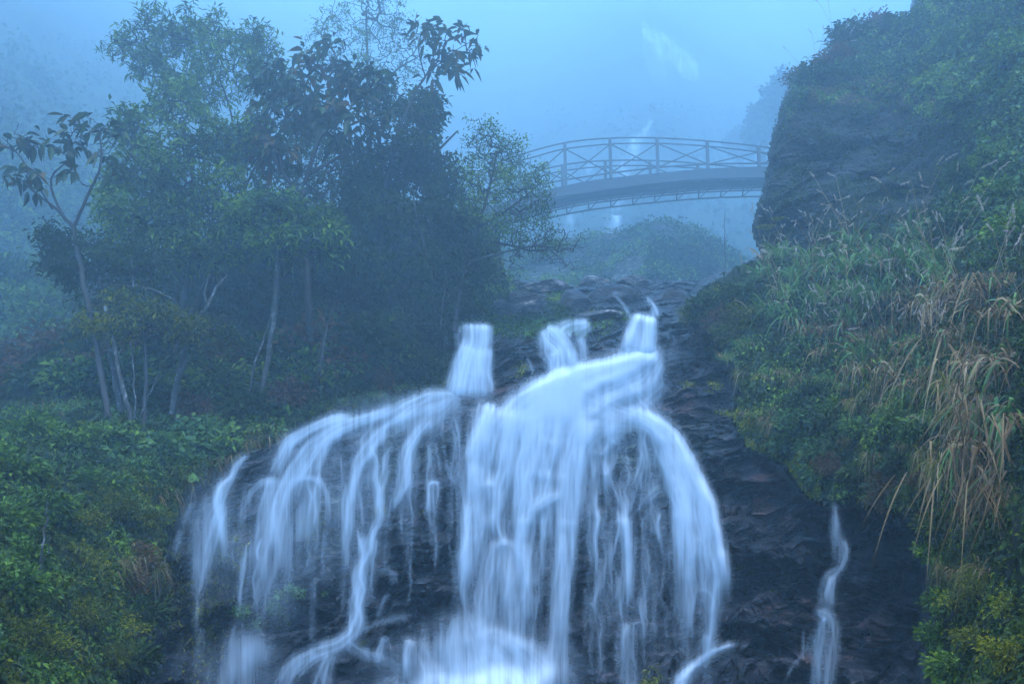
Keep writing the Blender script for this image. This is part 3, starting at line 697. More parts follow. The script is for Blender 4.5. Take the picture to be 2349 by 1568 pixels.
# S-shaped stream
stream(A, [(985,962,30,.6),(950,1000,28,.8),(925,1030,26,.9),(915,1080,24,.7),(905,1130,30,.6),(885,1170,26,.5)], 1.3, push=.9)
stream(A, [(880,985,30,.8),(840,1030,30,1.),(820,1060,24,1.1),(812,1110,18,1.1),(803,1180,18,.9),(795,1260,22,.5),(792,1330,24,.3)], 1.5, push=.6)
stream(A, [(850,1020,10,1.),(863,1060,9,1.),(862,1095,10,1.),(872,1130,12,1.),(870,1190,14,.9),(866,1215,14,.8)], 1.5, push=.3)
stream(A, [(900,1020,14,1.),(882,1060,12,1.),(878,1110,14,.8),(880,1150,18,1.),(876,1190,14,1.1),(856,1222,16,1.2),(842,1260,26,1.),(828,1310,34,1.),(824,1370,34,1.1),(822,1410,30,1.2),(808,1450,34,1.),(770,1480,40,.9),(720,1500,60,.7),(680,1530,70,.7),(640,1580,80,.7)], 1.7, push=.9, wob=7)
stream(A, [(850,1230,50,.5),(835,1300,60,.4),(830,1400,60,.3)], .8, push=.8, wob=6)
stream(A, [(945,1005,12,.8),(935,1060,12,.8),(930,1110,18,.6),(905,1150,16,.8),(890,1185,12,.5)], 1.3)
stream(A, [(820,1210,6,.6),(828,1240,10,.9),(830,1280,14,.9)], 1.2); line(A, [(905,1205),(880,1204),(860,1215)], 4, .9)
line(A, [(985,1010),(990,1060),(992,1120)], 7, .8); line(A, [(1000,1012),(1002,1090)], 6, .8); line(A, [(1022,1020),(1020,1080)], 4, .6); line(A, [(977,1180),(984,1104),(1006,1103),(1003,1180)], 6, 1.0, push=0, wob=1); line(A, [(993,1105),(996,1200),(997,1330)], 6, .8, push=.2); line(A, [(960,1040),(962,1110)], 4, .5)
stream(A, [(830,1445,10,.8),(870,1425,10,.9),(930,1412,14,.6),(980,1400,14,.4)], .6, push=0)
stream(A, [(790,1470,20,.7),(830,1500,30,.6),(870,1505,30,.6),(930,1535,24,.4)], .7)
stream(A, [(730,1500,20,.8),(690,1510,26,.8),(660,1540,40,.7),(640,1600,50,.7)], 1.0, push=1)
stream(A, [(760,1500,26,.8),(745,1540,34,.8),(730,1600,50,.7)], 1.0, push=1)
stream(A, [(880,1460,12,.8),(872,1490,16,.9),(862,1530,14,.5)], 1.0, push=0); line(A, [(886,1460),(896,1500)], 6, .6)
line(A, [(715,1470),(720,1440)], 10, .5)
stream(A, [(858,1310,6,.4),(875,1305,10,.8),(900,1312,12,.8),(905,1350,24,.2)], .45, push=0)
line(A, [(865,1415),(882,1366),(905,1368)], 7, .6, push=0)
veil(A, 560, 1500, 40, 42, 1.1); veil(A, 590, 1490, 26, 22, .8); veil(A, 540, 1560, 70, 50, .6)
stream(A, [(930,1570,60,.6),(900,1590,80,.6)], .6)
for pts, w, t in [([(420,1460),(405,1568)],26,.3), ([(465,1440),(450,1560)],20,.3), ([(700,1385),(698,1440)],5,.5), ([(722,1400),(716,1460)],6,.5), ([(640,1340),(634,1440)],8,.4)]:
    line(A, pts, w, t)
tr = np.random.default_rng(77)
for k in range(58):                                      # fine trickles fanning down the dome
    x0 = tr.uniform(440, 1045); y0 = np.interp(x0, LIPX, LIPY) + tr.uniform(15, 210); ln = tr.uniform(70, 330); dr = (x0 - 930) / 900
    pts = [(x0 + dr * 70 * math.sin(t * 1.4) * ln / 200 + tr.normal() * 3, y0 + ln * t) for t in np.linspace(0, 1, 7)]
    stream(A, [(x, y, tr.uniform(2.5, 7), .5 if i in (0, 6) else 1) for i, (x, y) in enumerate(pts)], tr.uniform(.25, .9), n=9, push=.6, wob=2.5, fade=(.1, .25))
water_obj('waterfall', A, 'left arm of the falls, thin veils and threads spread over the dark dome', crisp=.25, gain=.66)

# rivulet on the right
A = new_raster()
stream(A, [(1913,1150,8,.3),(1916,1190,18,.7),(1920,1240,24,.8),(1922,1270,30,.6),(1920,1300,30,.5)], 1.1, push=.6)
line(A, [(1936,1235),(1943,1262),(1936,1290),(1925,1310),(1905,1330),(1890,1370),(1876,1402)], 9, 1.5, push=0, wob=2); line(A, [(1925,1300),(1890,1318),(1880,1360),(1872,1400)], 5, 1.2, push=0)
stream(A, [(1912,1320,20,.9),(1906,1360,24,.9),(1902,1400,26,.8)], 1.4, push=.3)
stream(A, [(1870,1402,14,.8),(1885,1404,26,1.),(1905,1412,44,.9),(1900,1450,60,.6),(1895,1480,70,.6),(1888,1568,56,.55),(1885,1680,56,.5)], 1.3, push=.8, streak=.8)
line(A, [(1845,1440),(1842,1500),(1820,1525),(1800,1560)], 6, .8); line(A, [(1862,1450),(1850,1480),(1872,1530)], 6, .8); line(A, [(1900,1470),(1905,1500),(1890,1568)], 7, .9)
water_obj('waterfall', A, 'thin rivulet running down the bare rock on the right below the grassy bank', crisp=.4, gain=.42)

# distant falls on the mountain and behind the bridge
def far_water(label, strands, alpha, seed):
    r = np.random.default_rng(seed)
    ox, oy, w = 0, 0, 0
    x = np.arange(1280, 1640, 2.0); y = np.arange(20, 560, 2.0); XX, YY = np.meshgrid(x, y); A = np.zeros(XX.shape)
    for pts in strands:
        p = np.array(pts, float)
        for k in range(len(p) - 1):
            for t in np.linspace(0, 1, 40):
                a = p[k] * (1 - t) + p[k + 1] * t
                A = np.maximum(A, a[3] * np.exp(-((YY - a[1]) / 6.0) ** 2) * sstep(a[2] * .6, a[2] * .25, np.abs(XX - a[0])))
    A = blur(A, 6)
    st = fbm(np.stack([(XX - YY * .3) / 24, YY / 60, 0 * XX + seed], -1), 4)
    A = np.clip(A * (0.75 + 1.1 * st), 0, 1) * alpha
    pos = P(XX, YY, far_d(XX, YY) * .97 - 4)
    f = grid_faces(A > 0.01); used = np.unique(f); rm = np.zeros(A.size, np.int32); rm[used] = np.arange(len(used))
    ob = mesh_obj('waterfall', pos.reshape(-1, 3)[used], rm[f], m_water, attrs={'veil': A.ravel()[used]})
    tag(ob, label, 'waterfall', 'distant falls in the mist', kind='structure')
far_water('faint white fan of water high on the misty mountainside', [[(1478,46,12,.5),(1490,70,40,.9),(1510,95,76,.9)],[(1510,95,70,.6),(1545,125,90,.9),(1575,150,70,.9),(1585,185,50,.5),(1588,210,30,0)],[(1500,90,50,.5),(1500,130,50,.4),(1520,175,60,.35),(1540,210,50,0)]], .8, 3)
far_water('distant stream bending down the mist behind the top rail of the bridge', [[(1494,276,4,1),(1486,295,10,1),(1476,308,22,.8),(1460,320,34,.7),(1452,350,36,.55),(1432,390,50,.5),(1420,440,44,.5),(1414,480,34,.6)]], 1., 4)
far_water('small faint fall seen through the left panels of the bridge', [[(1368,362,4,1),(1360,378,14,.9),(1345,395,20,.6),(1330,410,26,.2)]], .9, 5)
far_water('blurred fall dropping below the bridge behind the knoll', [[(1415,462,30,.8),(1412,490,34,1.),(1408,515,38,.9),(1406,540,42,.6)], [(1312,485,16,.4),(1308,505,24,.6),(1300,530,30,.5)]], 1., 6)

# ------------------------------------------------------------------ foliage builders
def unit(v): return v / (np.linalg.norm(v, axis=-1, keepdims=True) + 1e-9)
def frames(d, up=None, r=None):
    """side and normal vectors for leaves that point along d and face roughly up"""
    n = len(d)
    up = np.tile([0, -0.35, 1.0], (n, 1)) + (r or rng).normal(size=(n, 3)) * 0.55 if up is None else up
    s = unit(np.cross(d, up)); nn = np.cross(s, d)
    return s, nn
def leaf_cloud(pos, d, L, Wd, kind='lance', r=None, droop=0.25):
    """one leaf per row; returns verts and faces. lance: 4 points, broad: 8 points with a folded midrib"""
    n = len(pos); s, nn = frames(d, r=r)
    L = np.broadcast_to(L, (n,))[:, None]; Wd = np.broadcast_to(Wd, (n,))[:, None]
    dn = np.array([0, 0, -1.0])
    if kind == 'lance':
        a = pos; b = pos + d * L * 0.45 + s * Wd * 0.5 + nn * Wd * 0.12; c = pos + d * L + dn * L * droop; e = pos + d * L * 0.45 - s * Wd * 0.5 + nn * Wd * 0.12
        v = np.stack([a, b, c, e], 1).reshape(-1, 3); f = np.arange(n)[:, None] * 4 + np.array([0, 1, 2, 3]); return v, [f]
    if kind == 'round':
        pts = [(0, 0, 0), (.12, .38, .05), (.45, .5, .1), (.8, .34, .05), (1, 0, 0), (.8, -.34, .05), (.45, -.5, .1), (.12, -.38, .05)]
    else:
        pts = [(0, 0, 0), (.22, .36, .12), (.5, .5, .16), (.78, .3, .08), (1, 0, 0), (.78, -.3, .08), (.5, -.5, .16), (.22, -.36, .12)]
    vs = [pos + d * L * p + s * Wd * q + nn * Wd * h + dn * L * droop * p * p for p, q, h in pts]
    v = np.stack(vs, 1).reshape(-1, 3); k = np.arange(n)[:, None] * 8
    return v, [np.concatenate([k + np.array([0, 1, 2, 3]), k + np.array([0, 3, 4, 5]), k + np.array([0, 5, 6, 7])])]
def merge(parts):
    vs, fs = [], {}
    o = 0
    for v, fl in parts:
        for f in fl: fs.setdefault(f.shape[1], []).append(f + o)
        vs.append(v); o += len(v)
    return np.concatenate(vs), [np.concatenate(a) for a in fs.values()]
def blades(base, d, L, Wd, droop, seg=5, r=None, taper=1.0):
    """curved grass blades (strips); d start direction, droop how far gravity bends the tip"""
    r = r or rng; n = len(base)
    L = np.broadcast_to(L, (n,)); Wd = np.broadcast_to(Wd, (n,)); droop = np.broadcast_to(droop, (n,))
    side = unit(np.cross(d, [0, 0, 1.0]) + r.normal(size=(n, 3)) * 0.35)
    rows = []
    for k in range(seg + 1):
        t = k / seg
        c = base + d * (L * t)[:, None] * (1 - 0.25 * (droop * t)[:, None]) + np.array([0, 0, -1.0]) * (L * droop * t ** 2.1)[:, None]
        w = (Wd * (1 - t ** 2.2 * taper) * (0.55 + 0.45 * min(1, t * 4)))[:, None] * 0.5
        rows += [c - side * w, c + side * w]
    v = np.stack(rows, 1).reshape(-1, 3); m = 2 * (seg + 1); k = np.arange(n)[:, None] * m
    f = np.concatenate([k + np.array([2 * j, 2 * j + 1, 2 * j + 3, 2 * j + 2]) for j in range(seg)])
    return v, [f]
def tube_segs(a, b, ra, rb, sides=5):
    """separate tapered segments a->b"""
    d = unit(b - a); h = np.where(np.abs(d[:, 2:3]) > 0.9, np.array([[1.0, 0, 0]]), np.array([[0, 0, 1.0]]))
    s = unit(np.cross(d, h)); t = np.cross(s, d); n = len(a); vs = []
    for k in range(sides):
        c, q = math.cos(2 * math.pi * k / sides), math.sin(2 * math.pi * k / sides)
        o_ = s * c + t * q; vs += [a + o_ * ra[:, None] - d * ra[:, None] * .3, b + o_ * rb[:, None]]
    v = np.stack(vs, 1).reshape(-1, 3); k = np.arange(n)[:, None] * 2 * sides
    f = np.concatenate([k + np.array([2 * j, 2 * ((j + 1) % sides), 2 * ((j + 1) % sides) + 1, 2 * j + 1]) for j in range(sides)])
    return v, [f]
def tube_path(pts, rad, sides=7):
    """one continuous tapered tube through pts"""
    pts = np.asarray(pts, float); rad = np.asarray(rad, float); m = len(pts)
    d = unit(np.gradient(pts, axis=0)); h = np.tile([0.31, 0.9, 0.2], (m, 1)); s = unit(np.cross(d, h)); t = np.cross(s, d)
    ang = np.arange(sides) * 2 * math.pi / sides
    v = pts[:, None] + rad[:, None, None] * (s[:, None] * np.cos(ang)[None, :, None] + t[:, None] * np.sin(ang)[None, :, None])
    i = np.arange(m - 1)[:, None]; j = np.arange(sides)[None, :]
    a = i * sides + j; b = i * sides + (j + 1) % sides
    f = np.stack([a, b, b + sides, a + sides], -1).reshape(-1, 4)
    return v.reshape(-1, 3), [f]
def smooth_path(pts, n):
    pts = np.asarray(pts, float); m = len(pts)
    t = np.linspace(0, m - 1, n); out_ = []
    for x in t:
        i = min(int(x), m - 2); u = x - i
        p0, p1, p2, p3 = pts[max(i - 1, 0)], pts[i], pts[i + 1], pts[min(i + 2, m - 1)]
        out_.append(0.5 * ((2 * p1) + (-p0 + p2) * u + (2 * p0 - 5 * p1 + 4 * p2 - p3) * u * u + (-p0 + 3 * p1 - 3 * p2 + p3) * u ** 3))
    return np.array(out_)

def grow_tree(name, label, stems, blobs, tips, leaf, lmat, bmat, cat='tree', group=None, seed=1, bare=0.0, per=16, spread=0.35, r0=0.007, sag=0.1, wig=0.12, parent_trunk_mat=None, big_r=None):
    """stems: lists of (ox, oy, Y, radius); blobs: (ox, oy, Y, rx, ry in px, rdepth in m, weight).
    Twigs grow from the stems to points spread through the crown; leaves sit along the twigs."""
    r = np.random.default_rng(seed)
    nodes, rad, par = [], [], []
    tparts = []
    for st in stems:
        st = np.array(st, float); st[:, 3] *= .66; w = P(st[:, 0], st[:, 1], st[:, 2]); n = max(8, len(st) * 6)
        pp = smooth_path(np.c_[w, st[:, 3]], n)
        pp[:, :3] += 0.35 * pp[:, 3:4] * np.stack([perlin(np.c_[np.arange(n) * .37, np.full(n, seed + q_), np.zeros(n)]) for q_ in (0, 7, 13)], -1) * 3
        tparts.append(tube_path(pp[:, :3], np.maximum(pp[:, 3], .008), 8))
        b = len(nodes)
        for k in range(n): nodes.append(pp[k, :3]); rad.append(pp[k, 3]); par.append(-1)
    nst = len(nodes)
    T = []
    wt = np.array([b[6] if len(b) > 6 else b[3] * b[4] for b in blobs], float); cnt = np.maximum(3, (wt / wt.sum() * tips)).astype(int)
    for b, c in zip(blobs, cnt):
        sc = b[2] / FP; q_ = unit(r.normal(size=(c, 3))) * (r.random((c, 1)) ** 0.42)
        cen = P(b[0], b[1], b[2])
        T.append(cen + q_ * np.array([b[3] * sc, b[5], b[4] * sc]))
    T = np.concatenate(T)
    N0 = np.array(nodes); d0 = np.min(np.linalg.norm(T[:, None] - N0[None], axis=2), axis=1); T = T[np.argsort(d0)]
    cap = nst + len(T) * 4 + 4; NP = np.zeros((cap, 3)); NP[:nst] = N0; PR = np.full(cap, -1); k = nst; tipidx = []
    for t in T:
        dd = np.linalg.norm(NP[:k] - t, axis=1) + 0.25 * np.clip(NP[:k, 2] - t[2], 0, 9)
        j = int(np.argmin(dd)); dist = dd[j]; m = 2 if dist < 0.4 else 3
        a = NP[j]; prev = j
        off = r.normal(size=3) * wig * dist
        for q_ in range(1, m + 1):
            u = q_ / m; p = a * (1 - u) + t * u + off * math.sin(math.pi * u) + np.array([0, 0, -sag * dist * 0.6]) * (u * (1 - u) * 4) * 0.5
            NP[k] = p; PR[k] = prev; prev = k; k += 1
        tipidx.append(k - 1)
    cntc = np.zeros(k); cntc[tipidx] = 1
    for i in range(k - 1, nst - 1, -1):
        if PR[i] >= 0: cntc[PR[i]] += cntc[i]
    R0 = r0 * np.clip(cntc, 1, None) ** 0.42
    idx = np.arange(nst, k); a = NP[PR[idx]]; b = NP[idx]; ra = np.minimum(r0 * (cntc[idx] + 1) ** 0.42 * 1.05, .2); rb = R0[idx]
    root = empty(name, NP[0] if not stems else P(*stems[0][0][:3]))
    tag(root, label, cat, group)
    v, f = merge(tparts + [tube_segs(a, b, ra, rb, 4)]); mesh_obj('trunk', v, f, parent_trunk_mat or bmat, parent=root)
    if bare < 1:
        # leaves along the outer twigs
        outer = idx[cntc[idx] <= 3]
        seg_a = NP[PR[outer]]; seg_b = NP[outer]
        n = int(per * len(T)); pick = r.integers(0, len(outer), n)
        keepn = perlin(seg_b[pick] * 1.2 + seed) > -0.14; pick = pick[keepn]; n = len(pick)
        u = r.random((n, 1)); pos = seg_a[pick] * (1 - u) + seg_b[pick] * u + r.normal(size=(n, 3)) * spread * 0.5
        dirv_ = unit(unit(seg_b[pick] - seg_a[pick]) * 0.8 + r.normal(size=(n, 3)) * 0.75 + np.array([0, 0, -0.2]))
        kind, L, Wd, dr = leaf
        sc = 0.6 + 0.7 * r.random(n)
        if kind in ('broad', 'round'): pos = seg_b[pick] + r.normal(size=(n, 3)) * spread * .4
        v, f = leaf_cloud(pos, dirv_, L * sc, Wd * sc, kind, r, dr)
        mesh_obj('crown', v, f, lmat, parent=root, smooth=False)
    return root

# ------------------------------------------------------------------ foliage colours
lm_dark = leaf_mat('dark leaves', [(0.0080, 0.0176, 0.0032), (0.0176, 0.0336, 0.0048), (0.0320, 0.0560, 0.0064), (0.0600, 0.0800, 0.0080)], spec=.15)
lm_mid = leaf_mat('green leaves', [(0.012, 0.028, 0.004), (0.035, 0.07, 0.008), (0.085, 0.15, 0.016), (0.22, 0.30, 0.02)], spec=.15)
lm_olive = leaf_mat('olive leaves', [(0.0176, 0.0256, 0.0024), (0.0480, 0.0600, 0.0040), (0.0960, 0.1040, 0.0048), (0.2400, 0.2160, 0.0064)], spec=.12)
lm_yellow = leaf_mat('yellow green leaves', [(0.0480, 0.0640, 0.0048), (0.1200, 0.1360, 0.0064), (0.2240, 0.2240, 0.0080), (0.3840, 0.3200, 0.0120)], spec=.12)
lm_round = leaf_mat('heart shaped leaves', [(0.0240, 0.0560, 0.0120), (0.0480, 0.1040, 0.0240), (0.0800, 0.1520, 0.0320), (0.1440, 0.2080, 0.0240)], spec=.2)
lm_big = leaf_mat('large drooping leaves', [(0.0096, 0.0200, 0.0064), (0.0160, 0.0320, 0.0096), (0.0320, 0.0560, 0.0120), (0.1280, 0.0560, 0.0120)], trans=0.2, spec=.2)
lm_red = leaf_mat('reddish leaves', [(0.0320, 0.0240, 0.0080), (0.0720, 0.0400, 0.0160), (0.1280, 0.0560, 0.0240), (0.0800, 0.0800, 0.0160)], spec=.12)
lm_grass = leaf_mat('green grass', [(0.03, 0.07, 0.012), (0.06, 0.13, 0.02), (0.10, 0.19, 0.03), (0.19, 0.26, 0.04)], spec=0.3, rough=0.45)
lm_dry = leaf_mat('dry grass', [(0.06, 0.03, 0.011), (0.13, 0.07, 0.024), (0.24, 0.14, 0.055), (0.44, 0.30, 0.15)], trans=0.15, spec=.15)
lm_plume = leaf_mat('seed heads', [(0.34, 0.24, 0.17), (0.46, 0.34, 0.26), (0.56, 0.44, 0.34)], trans=0.2)
bk_dark = bark_mat('dark bark', (0.018, 0.016, 0.014), (0.06, 0.055, 0.05), 0.35)
bk_pale = bark_mat('lichened pale bark', (0.02, 0.02, 0.018), (0.22, 0.23, 0.22), 0.38, 9.0)
bk_mid = bark_mat('grey bark', (0.02, 0.02, 0.018), (0.09, 0.085, 0.08), 0.45)

# ------------------------------------------------------------------ trees on the left bank
TG = 'trees on the left bank'
# small tree of large drooping leaves at the left edge
grow_tree('big_leaf_tree', 'slender forked tree with sparse large drooping leaves at the left edge of the photo',
  [[(250,960,17.5,.10),(215,760,18,.09),(182,600,18.2,.085),(168,520,18.2,.075)],
   [(168,520,18.2,.07),(130,480,18.1,.055),(85,445,18,.035),(45,410,17.9,.02)],
   [(150,505,18.2,.05),(120,440,18.3,.04),(122,400,18.3,.035),(152,370,18.3,.02),(158,330,18.3,.012)],
   [(120,480,18.2,.03),(60,380,18,.03),(30,340,18,.02),(5,315,18,.012)],
   [(170,520,18.2,.06),(205,440,18.1,.05),(228,390,18,.045),(232,340,18,.03),(225,290,18,.015)]],
  [(30,330,18,50,30,.6),(80,315,18,50,25,.6),(60,400,18,60,30,.5),(150,320,18.2,50,45,.6),(230,320,18,55,50,.7),(190,280,18,40,24,.5),(70,430,18,20,18,.3),(250,400,18,40,30,.5),(165,400,18,25,30,.4)],
  110, ('broad', .30, .15, .45), lm_big, bk_dark, seed=3, per=2.6, spread=.14, r0=.006, group=TG)
# tall airy tree, upper left
grow_tree('lance_leaf_tree', 'tall airy tree with fine upswept leaves at the upper left, highest crown left of centre',
  [[(330,980,23,.2),(420,760,23.5,.18),(520,560,24,.15),(560,430,24.3,.12),(520,330,24.5,.09),(440,240,24.5,.06)],
   [(520,330,24.5,.07),(430,200,24.5,.05),(330,170,24.4,.035),(280,140,24.4,.02)],
   [(540,380,24.5,.07),(530,260,24.7,.05),(490,150,24.7,.03)],[(550,400,24.5,.07),(620,260,25,.05),(640,170,25,.03)]],
  [(300,100,24.4,75,40,.9),(380,70,24.4,70,50,1),(470,80,24.6,90,60,1.2),(580,100,25,70,50,1),(350,150,24.3,70,35,1),(520,170,24.8,110,60,1.4),(640,190,25,60,60,1.2),(420,210,24.4,80,45,1.1),(240,110,24.4,25,14,.5)],
  620, ('lance', .28, .065, .1), lm_mid, bk_dark, seed=5, per=17, spread=.28, group=TG)
# dense leafy tree, mid left
grow_tree('leafy_tree', 'broad bushy light green tree filling the middle left of the photo',
  [[(420,1000,20.5,.16),(400,820,21,.15),(430,640,21.5,.12),(450,480,21.8,.09),(430,350,22,.05)],
   [(420,650,21.4,.09),(330,520,21.2,.07),(300,400,21.3,.04)],[(435,600,21.5,.09),(540,470,22,.07),(600,350,22.3,.04)]],
  [(320,300,21.5,70,50,1),(400,240,22,80,50,1.2),(460,330,21.8,110,70,1.4),(350,400,21.3,100,70,1.3),(480,450,21.8,120,80,1.4),(330,500,21,110,60,1.2),(560,330,22.3,70,60,1.2),(260,420,21.2,50,50,.8),(440,560,21.4,120,60,1.3),(560,500,22,80,70,1.2)],
  900, ('lance', .21, .085, .15), lm_mid, bk_dark, seed=7, per=21, spread=.3, group=TG)
# central tree with big leaves
grow_tree('big_leaf_tree', 'dark forked tree with large hanging leaves in the middle of the tree clump',
  [[(735,960,21.5,.13),(712,760,21.8,.125),(700,560,22,.13),(694,432,22,.13)],
   [(690,440,22,.1),(650,400,22,.085),(632,340,22,.06),(610,290,22,.035)],[(650,400,22,.05),(640,330,22.3,.04),(655,260,22.3,.02)],
   [(700,420,22,.1),(722,350,21.8,.085),(750,270,21.8,.065),(758,210,21.8,.045),(740,160,21.8,.025)],
   [(710,400,22,.09),(760,370,22,.075),(820,335,22.2,.055),(850,280,22.3,.03)],[(745,280,21.8,.05),(715,230,21.8,.035),(712,180,21.8,.02)]],
  [(640,200,22,60,50,.9),(730,140,22,80,45,1),(820,170,22,70,50,1),(700,240,22,110,60,1.2),(850,250,22.3,60,60,1),(600,290,22,50,50,.8),(800,300,22.2,90,60,1.1),(640,350,22,60,40,.8)],
  260, ('broad', .36, .17, .5), lm_big, bk_dark, seed=9, per=6.5, spread=.3, r0=.008, group=TG)
# far hazy tree at the top
grow_tree('twiggy_tree', 'tall pale fine-twigged tree cut by the top edge of the photo',
  [[(860,760,31,.25),(850,500,32,.2),(845,300,33,.16),(843,150,33,.11),(840,20,33,.06)],
   [(845,250,33,.1),(900,170,33.2,.07),(960,130,33.4,.035)],[(845,260,33,.1),(780,150,33,.07),(740,60,33,.03)]],
  [(830,20,33,110,60,2),(760,80,33,80,60,1.8),(900,60,33.3,90,60,1.8),(840,130,33,120,60,2),(940,140,33.4,60,50,1.4),(720,150,33,50,50,1.2),(850,-60,33,100,60,2)],
  620, ('lance', .16, .05, .1), lm_mid, bk_mid, seed=11, per=12, spread=.3, r0=.009, group=TG)
# dark mass right of the clump
grow_tree('leafy_tree', 'dense dark leafy tree forming the right shoulder of the clump beside the open sky',
  [[(930,860,23.5,.2),(900,700,24,.18),(890,520,24.3,.15),(900,380,24.5,.11),(930,250,24.8,.06)],
   [(900,450,24.4,.1),(990,360,24.6,.07),(1050,300,24.8,.04)],[(895,520,24.3,.1),(830,420,24.2,.07),(800,330,24.2,.04)]],
  [(900,230,24.8,70,60,1.2),(970,280,24.8,70,60,1.2),(930,380,24.5,110,80,1.5),(1010,400,24.8,80,80,1.4),(850,420,24.2,80,80,1.4),(900,520,24.2,120,80,1.5),(1020,520,24.6,90,80,1.4),(870,620,24,110,70,1.4),(985,640,24.2,100,70,1.3),(990,230,24.9,30,40,.7)],
  950, ('lance', .22, .1, .2), lm_dark, bk_dark, seed=13, per=22, spread=.34, group=TG)
# branch with big leaves against the bright sky
grow_tree('big_leaf_tree', 'leaning tree with large dark leaves standing out against bright mist above the clump',
  [[(870,820,25.5,.12),(865,620,25,.11),(880,450,24,.10),(905,330,23.4,.08),(940,240,23.3,.07),(972,180,23.3,.05),(1005,140,23.3,.03)],
   [(975,175,23.3,.035),(960,110,23.4,.03),(975,60,23.4,.015)],[(985,165,23.3,.03),(1040,120,23.3,.02),(1090,90,23.3,.012)],[(995,150,23.3,.025),(1045,165,23.2,.015),(1070,180,23.2,.01)]],
  [(1000,70,23.3,60,45,.6),(1060,90,23.3,60,40,.6),(1040,140,23.2,60,40,.6),(960,70,23.4,40,35,.5),(985,170,23.3,50,35,.5),(1085,120,23.3,32,30,.4),(1005,120,23.3,60,50,.6)],
  100, ('broad', .36, .14, .5), lm_big, bk_dark, seed=17, per=3.6, spread=.13, r0=.008, group=TG)
# twiggy shrub-tree leaning to the bridge
grow_tree('twiggy_tree', 'small-leaved tree leaning right in front of the left end of the footbridge',
  [[(1040,760,23.5,.14),(1060,640,23.8,.12),(1090,540,24,.1),(1120,440,24.2,.07),(1140,350,24.3,.04)],
   [(1085,550,24,.08),(1160,560,23.9,.06),(1230,575,23.8,.04),(1300,560,23.7,.02),(1340,580,23.7,.008)],[(1100,520,24,.07),(1180,470,24,.05),(1240,420,24,.025)]],
  [(1110,320,24.3,60,50,1),(1160,360,24.3,70,60,1.1),(1100,420,24.2,80,70,1.3),(1190,430,24,80,60,1.2),(1130,500,24,100,60,1.3),(1230,480,23.9,55,50,1),(1190,540,23.8,80,45,1),(1250,550,23.7,55,35,.8),(1240,400,24,30,25,.5)],
  800, ('lance', .12, .045, .15), lm_mid, bk_dark, seed=19, per=13, spread=.26, group=TG, wig=.2)
grow_tree('bare_twigs', 'leafless spray of thin dark twigs reaching out over the gully below the bridge',
  [[(1080,600,23.4,.05),(1150,580,23.4,.04),(1220,565,23.3,.03),(1270,570,23.3,.02)]],
  [(1200,590,23.4,60,20,.7),(1260,570,23.3,50,30,.6),(1300,600,23.3,50,25,.6),(1320,560,23.3,45,30,.5),(1220,550,23.3,70,25,.7),(1370,590,23.3,20,8,.2),(1290,530,23.3,45,30,.4),(1180,610,23.4,50,12,.4),(1345,540,23.3,18,26,.2)],
  150, None, None, bk_dark, cat='branch', seed=23, bare=1, r0=.005, wig=.3, sag=.3)
# mid-height leafy shrub tree, centre
grow_tree('leafy_tree', 'low yellow-green leafy tree in front of the dark hollow in the centre of the clump',
  [[(600,900,20,.1),(625,760,20.2,.09),(640,620,20.3,.07),(645,520,20.4,.04)]],
  [(640,480,20.3,70,40,.8),(700,510,20.2,80,40,.8),(580,510,20.4,70,50,.9),(740,560,20.1,60,40,.7),(650,560,20.3,90,40,.9),(760,520,20.1,30,30,.5),(530,560,20.6,60,40,.8)],
  330, ('lance', .24, .08, .2), lm_mid, bk_pale, seed=29, per=17, spread=.26, group=TG)
# left lower crown
grow_tree('leafy_tree', 'small dark spreading tree below the forked big-leaf tree with a bare pale side branch',
  [[(290,1000,18.5,.12),(262,860,18.8,.10),(245,740,19,.09),(225,640,19,.07),(205,570,19,.04)],
   [(400,690,19.3,.05),(350,665,19,.05),(290,655,18.8,.045),(230,660,18.6,.035),(160,680,18.5,.012)]],
  [(140,550,18.8,50,35,.8),(210,580,19,80,40,.9),(280,620,19.1,80,40,.9),(170,620,18.8,60,30,.8),(330,580,19.3,70,40,.9),(240,690,19,60,25,.7),(130,600,18.7,40,20,.5)],
  420, ('lance', .16, .06, .2), lm_dark, bk_mid, seed=31, per=15, spread=.26, group=TG, parent_trunk_mat=bk_pale)
grow_tree('leafy_tree', 'low yellow-green shrubby tree under the bare pale branch at the lower left of the clump',
  [[(330,980,18,.07),(335,860,18.2,.06),(330,760,18.3,.04),(320,710,18.3,.03)]],
  [(300,700,18.3,60,30,.7),(360,730,18.3,70,30,.7),(420,770,18.4,60,30,.7),(280,750,18.2,60,30,.7),(500,760,18.8,60,35,.7),(220,740,18.3,40,25,.5)],
  300, ('lance', .14, .055, .2), lm_olive, bk_dark, seed=37, per=15, spread=.24, group=TG)
grow_tree('bare_twigs', 'long leafless grey branch with fine twigs pointing left from the clump over the misty slope',
  [[(330,640,19,.03),(270,650,18.7,.025),(220,620,18.6,.02),(160,600,18.6,.012),(90,620,18.6,.005)]],
  [(160,600,18.6,60,22,.5),(110,615,18.5,35,14,.3),(200,640,18.6,60,20,.5),(150,650,18.6,50,20,.4),(190,700,18.5,60,10,.4)],
  60, None, None, bk_mid, cat='branch', seed=41, bare=1, r0=.006, wig=.25)
grow_tree('leafy_tree', 'dim teal leafy tree in the mist at the left edge behind the small dark tree',
  [[(60,900,31,.15),(50,780,31.5,.12),(60,680,32,.08)]],
  [(50,640,32,90,50,1.6),(0,700,32,80,50,1.6),(110,700,31.5,90,50,1.6),(60,760,31,110,50,1.6),(-60,640,32,70,60,1.5),(180,770,30,80,50,1.4)],
  420, ('lance', .3, .14, .2), lm_mid, bk_dark, seed=91, per=15, spread=.45, group=TG)
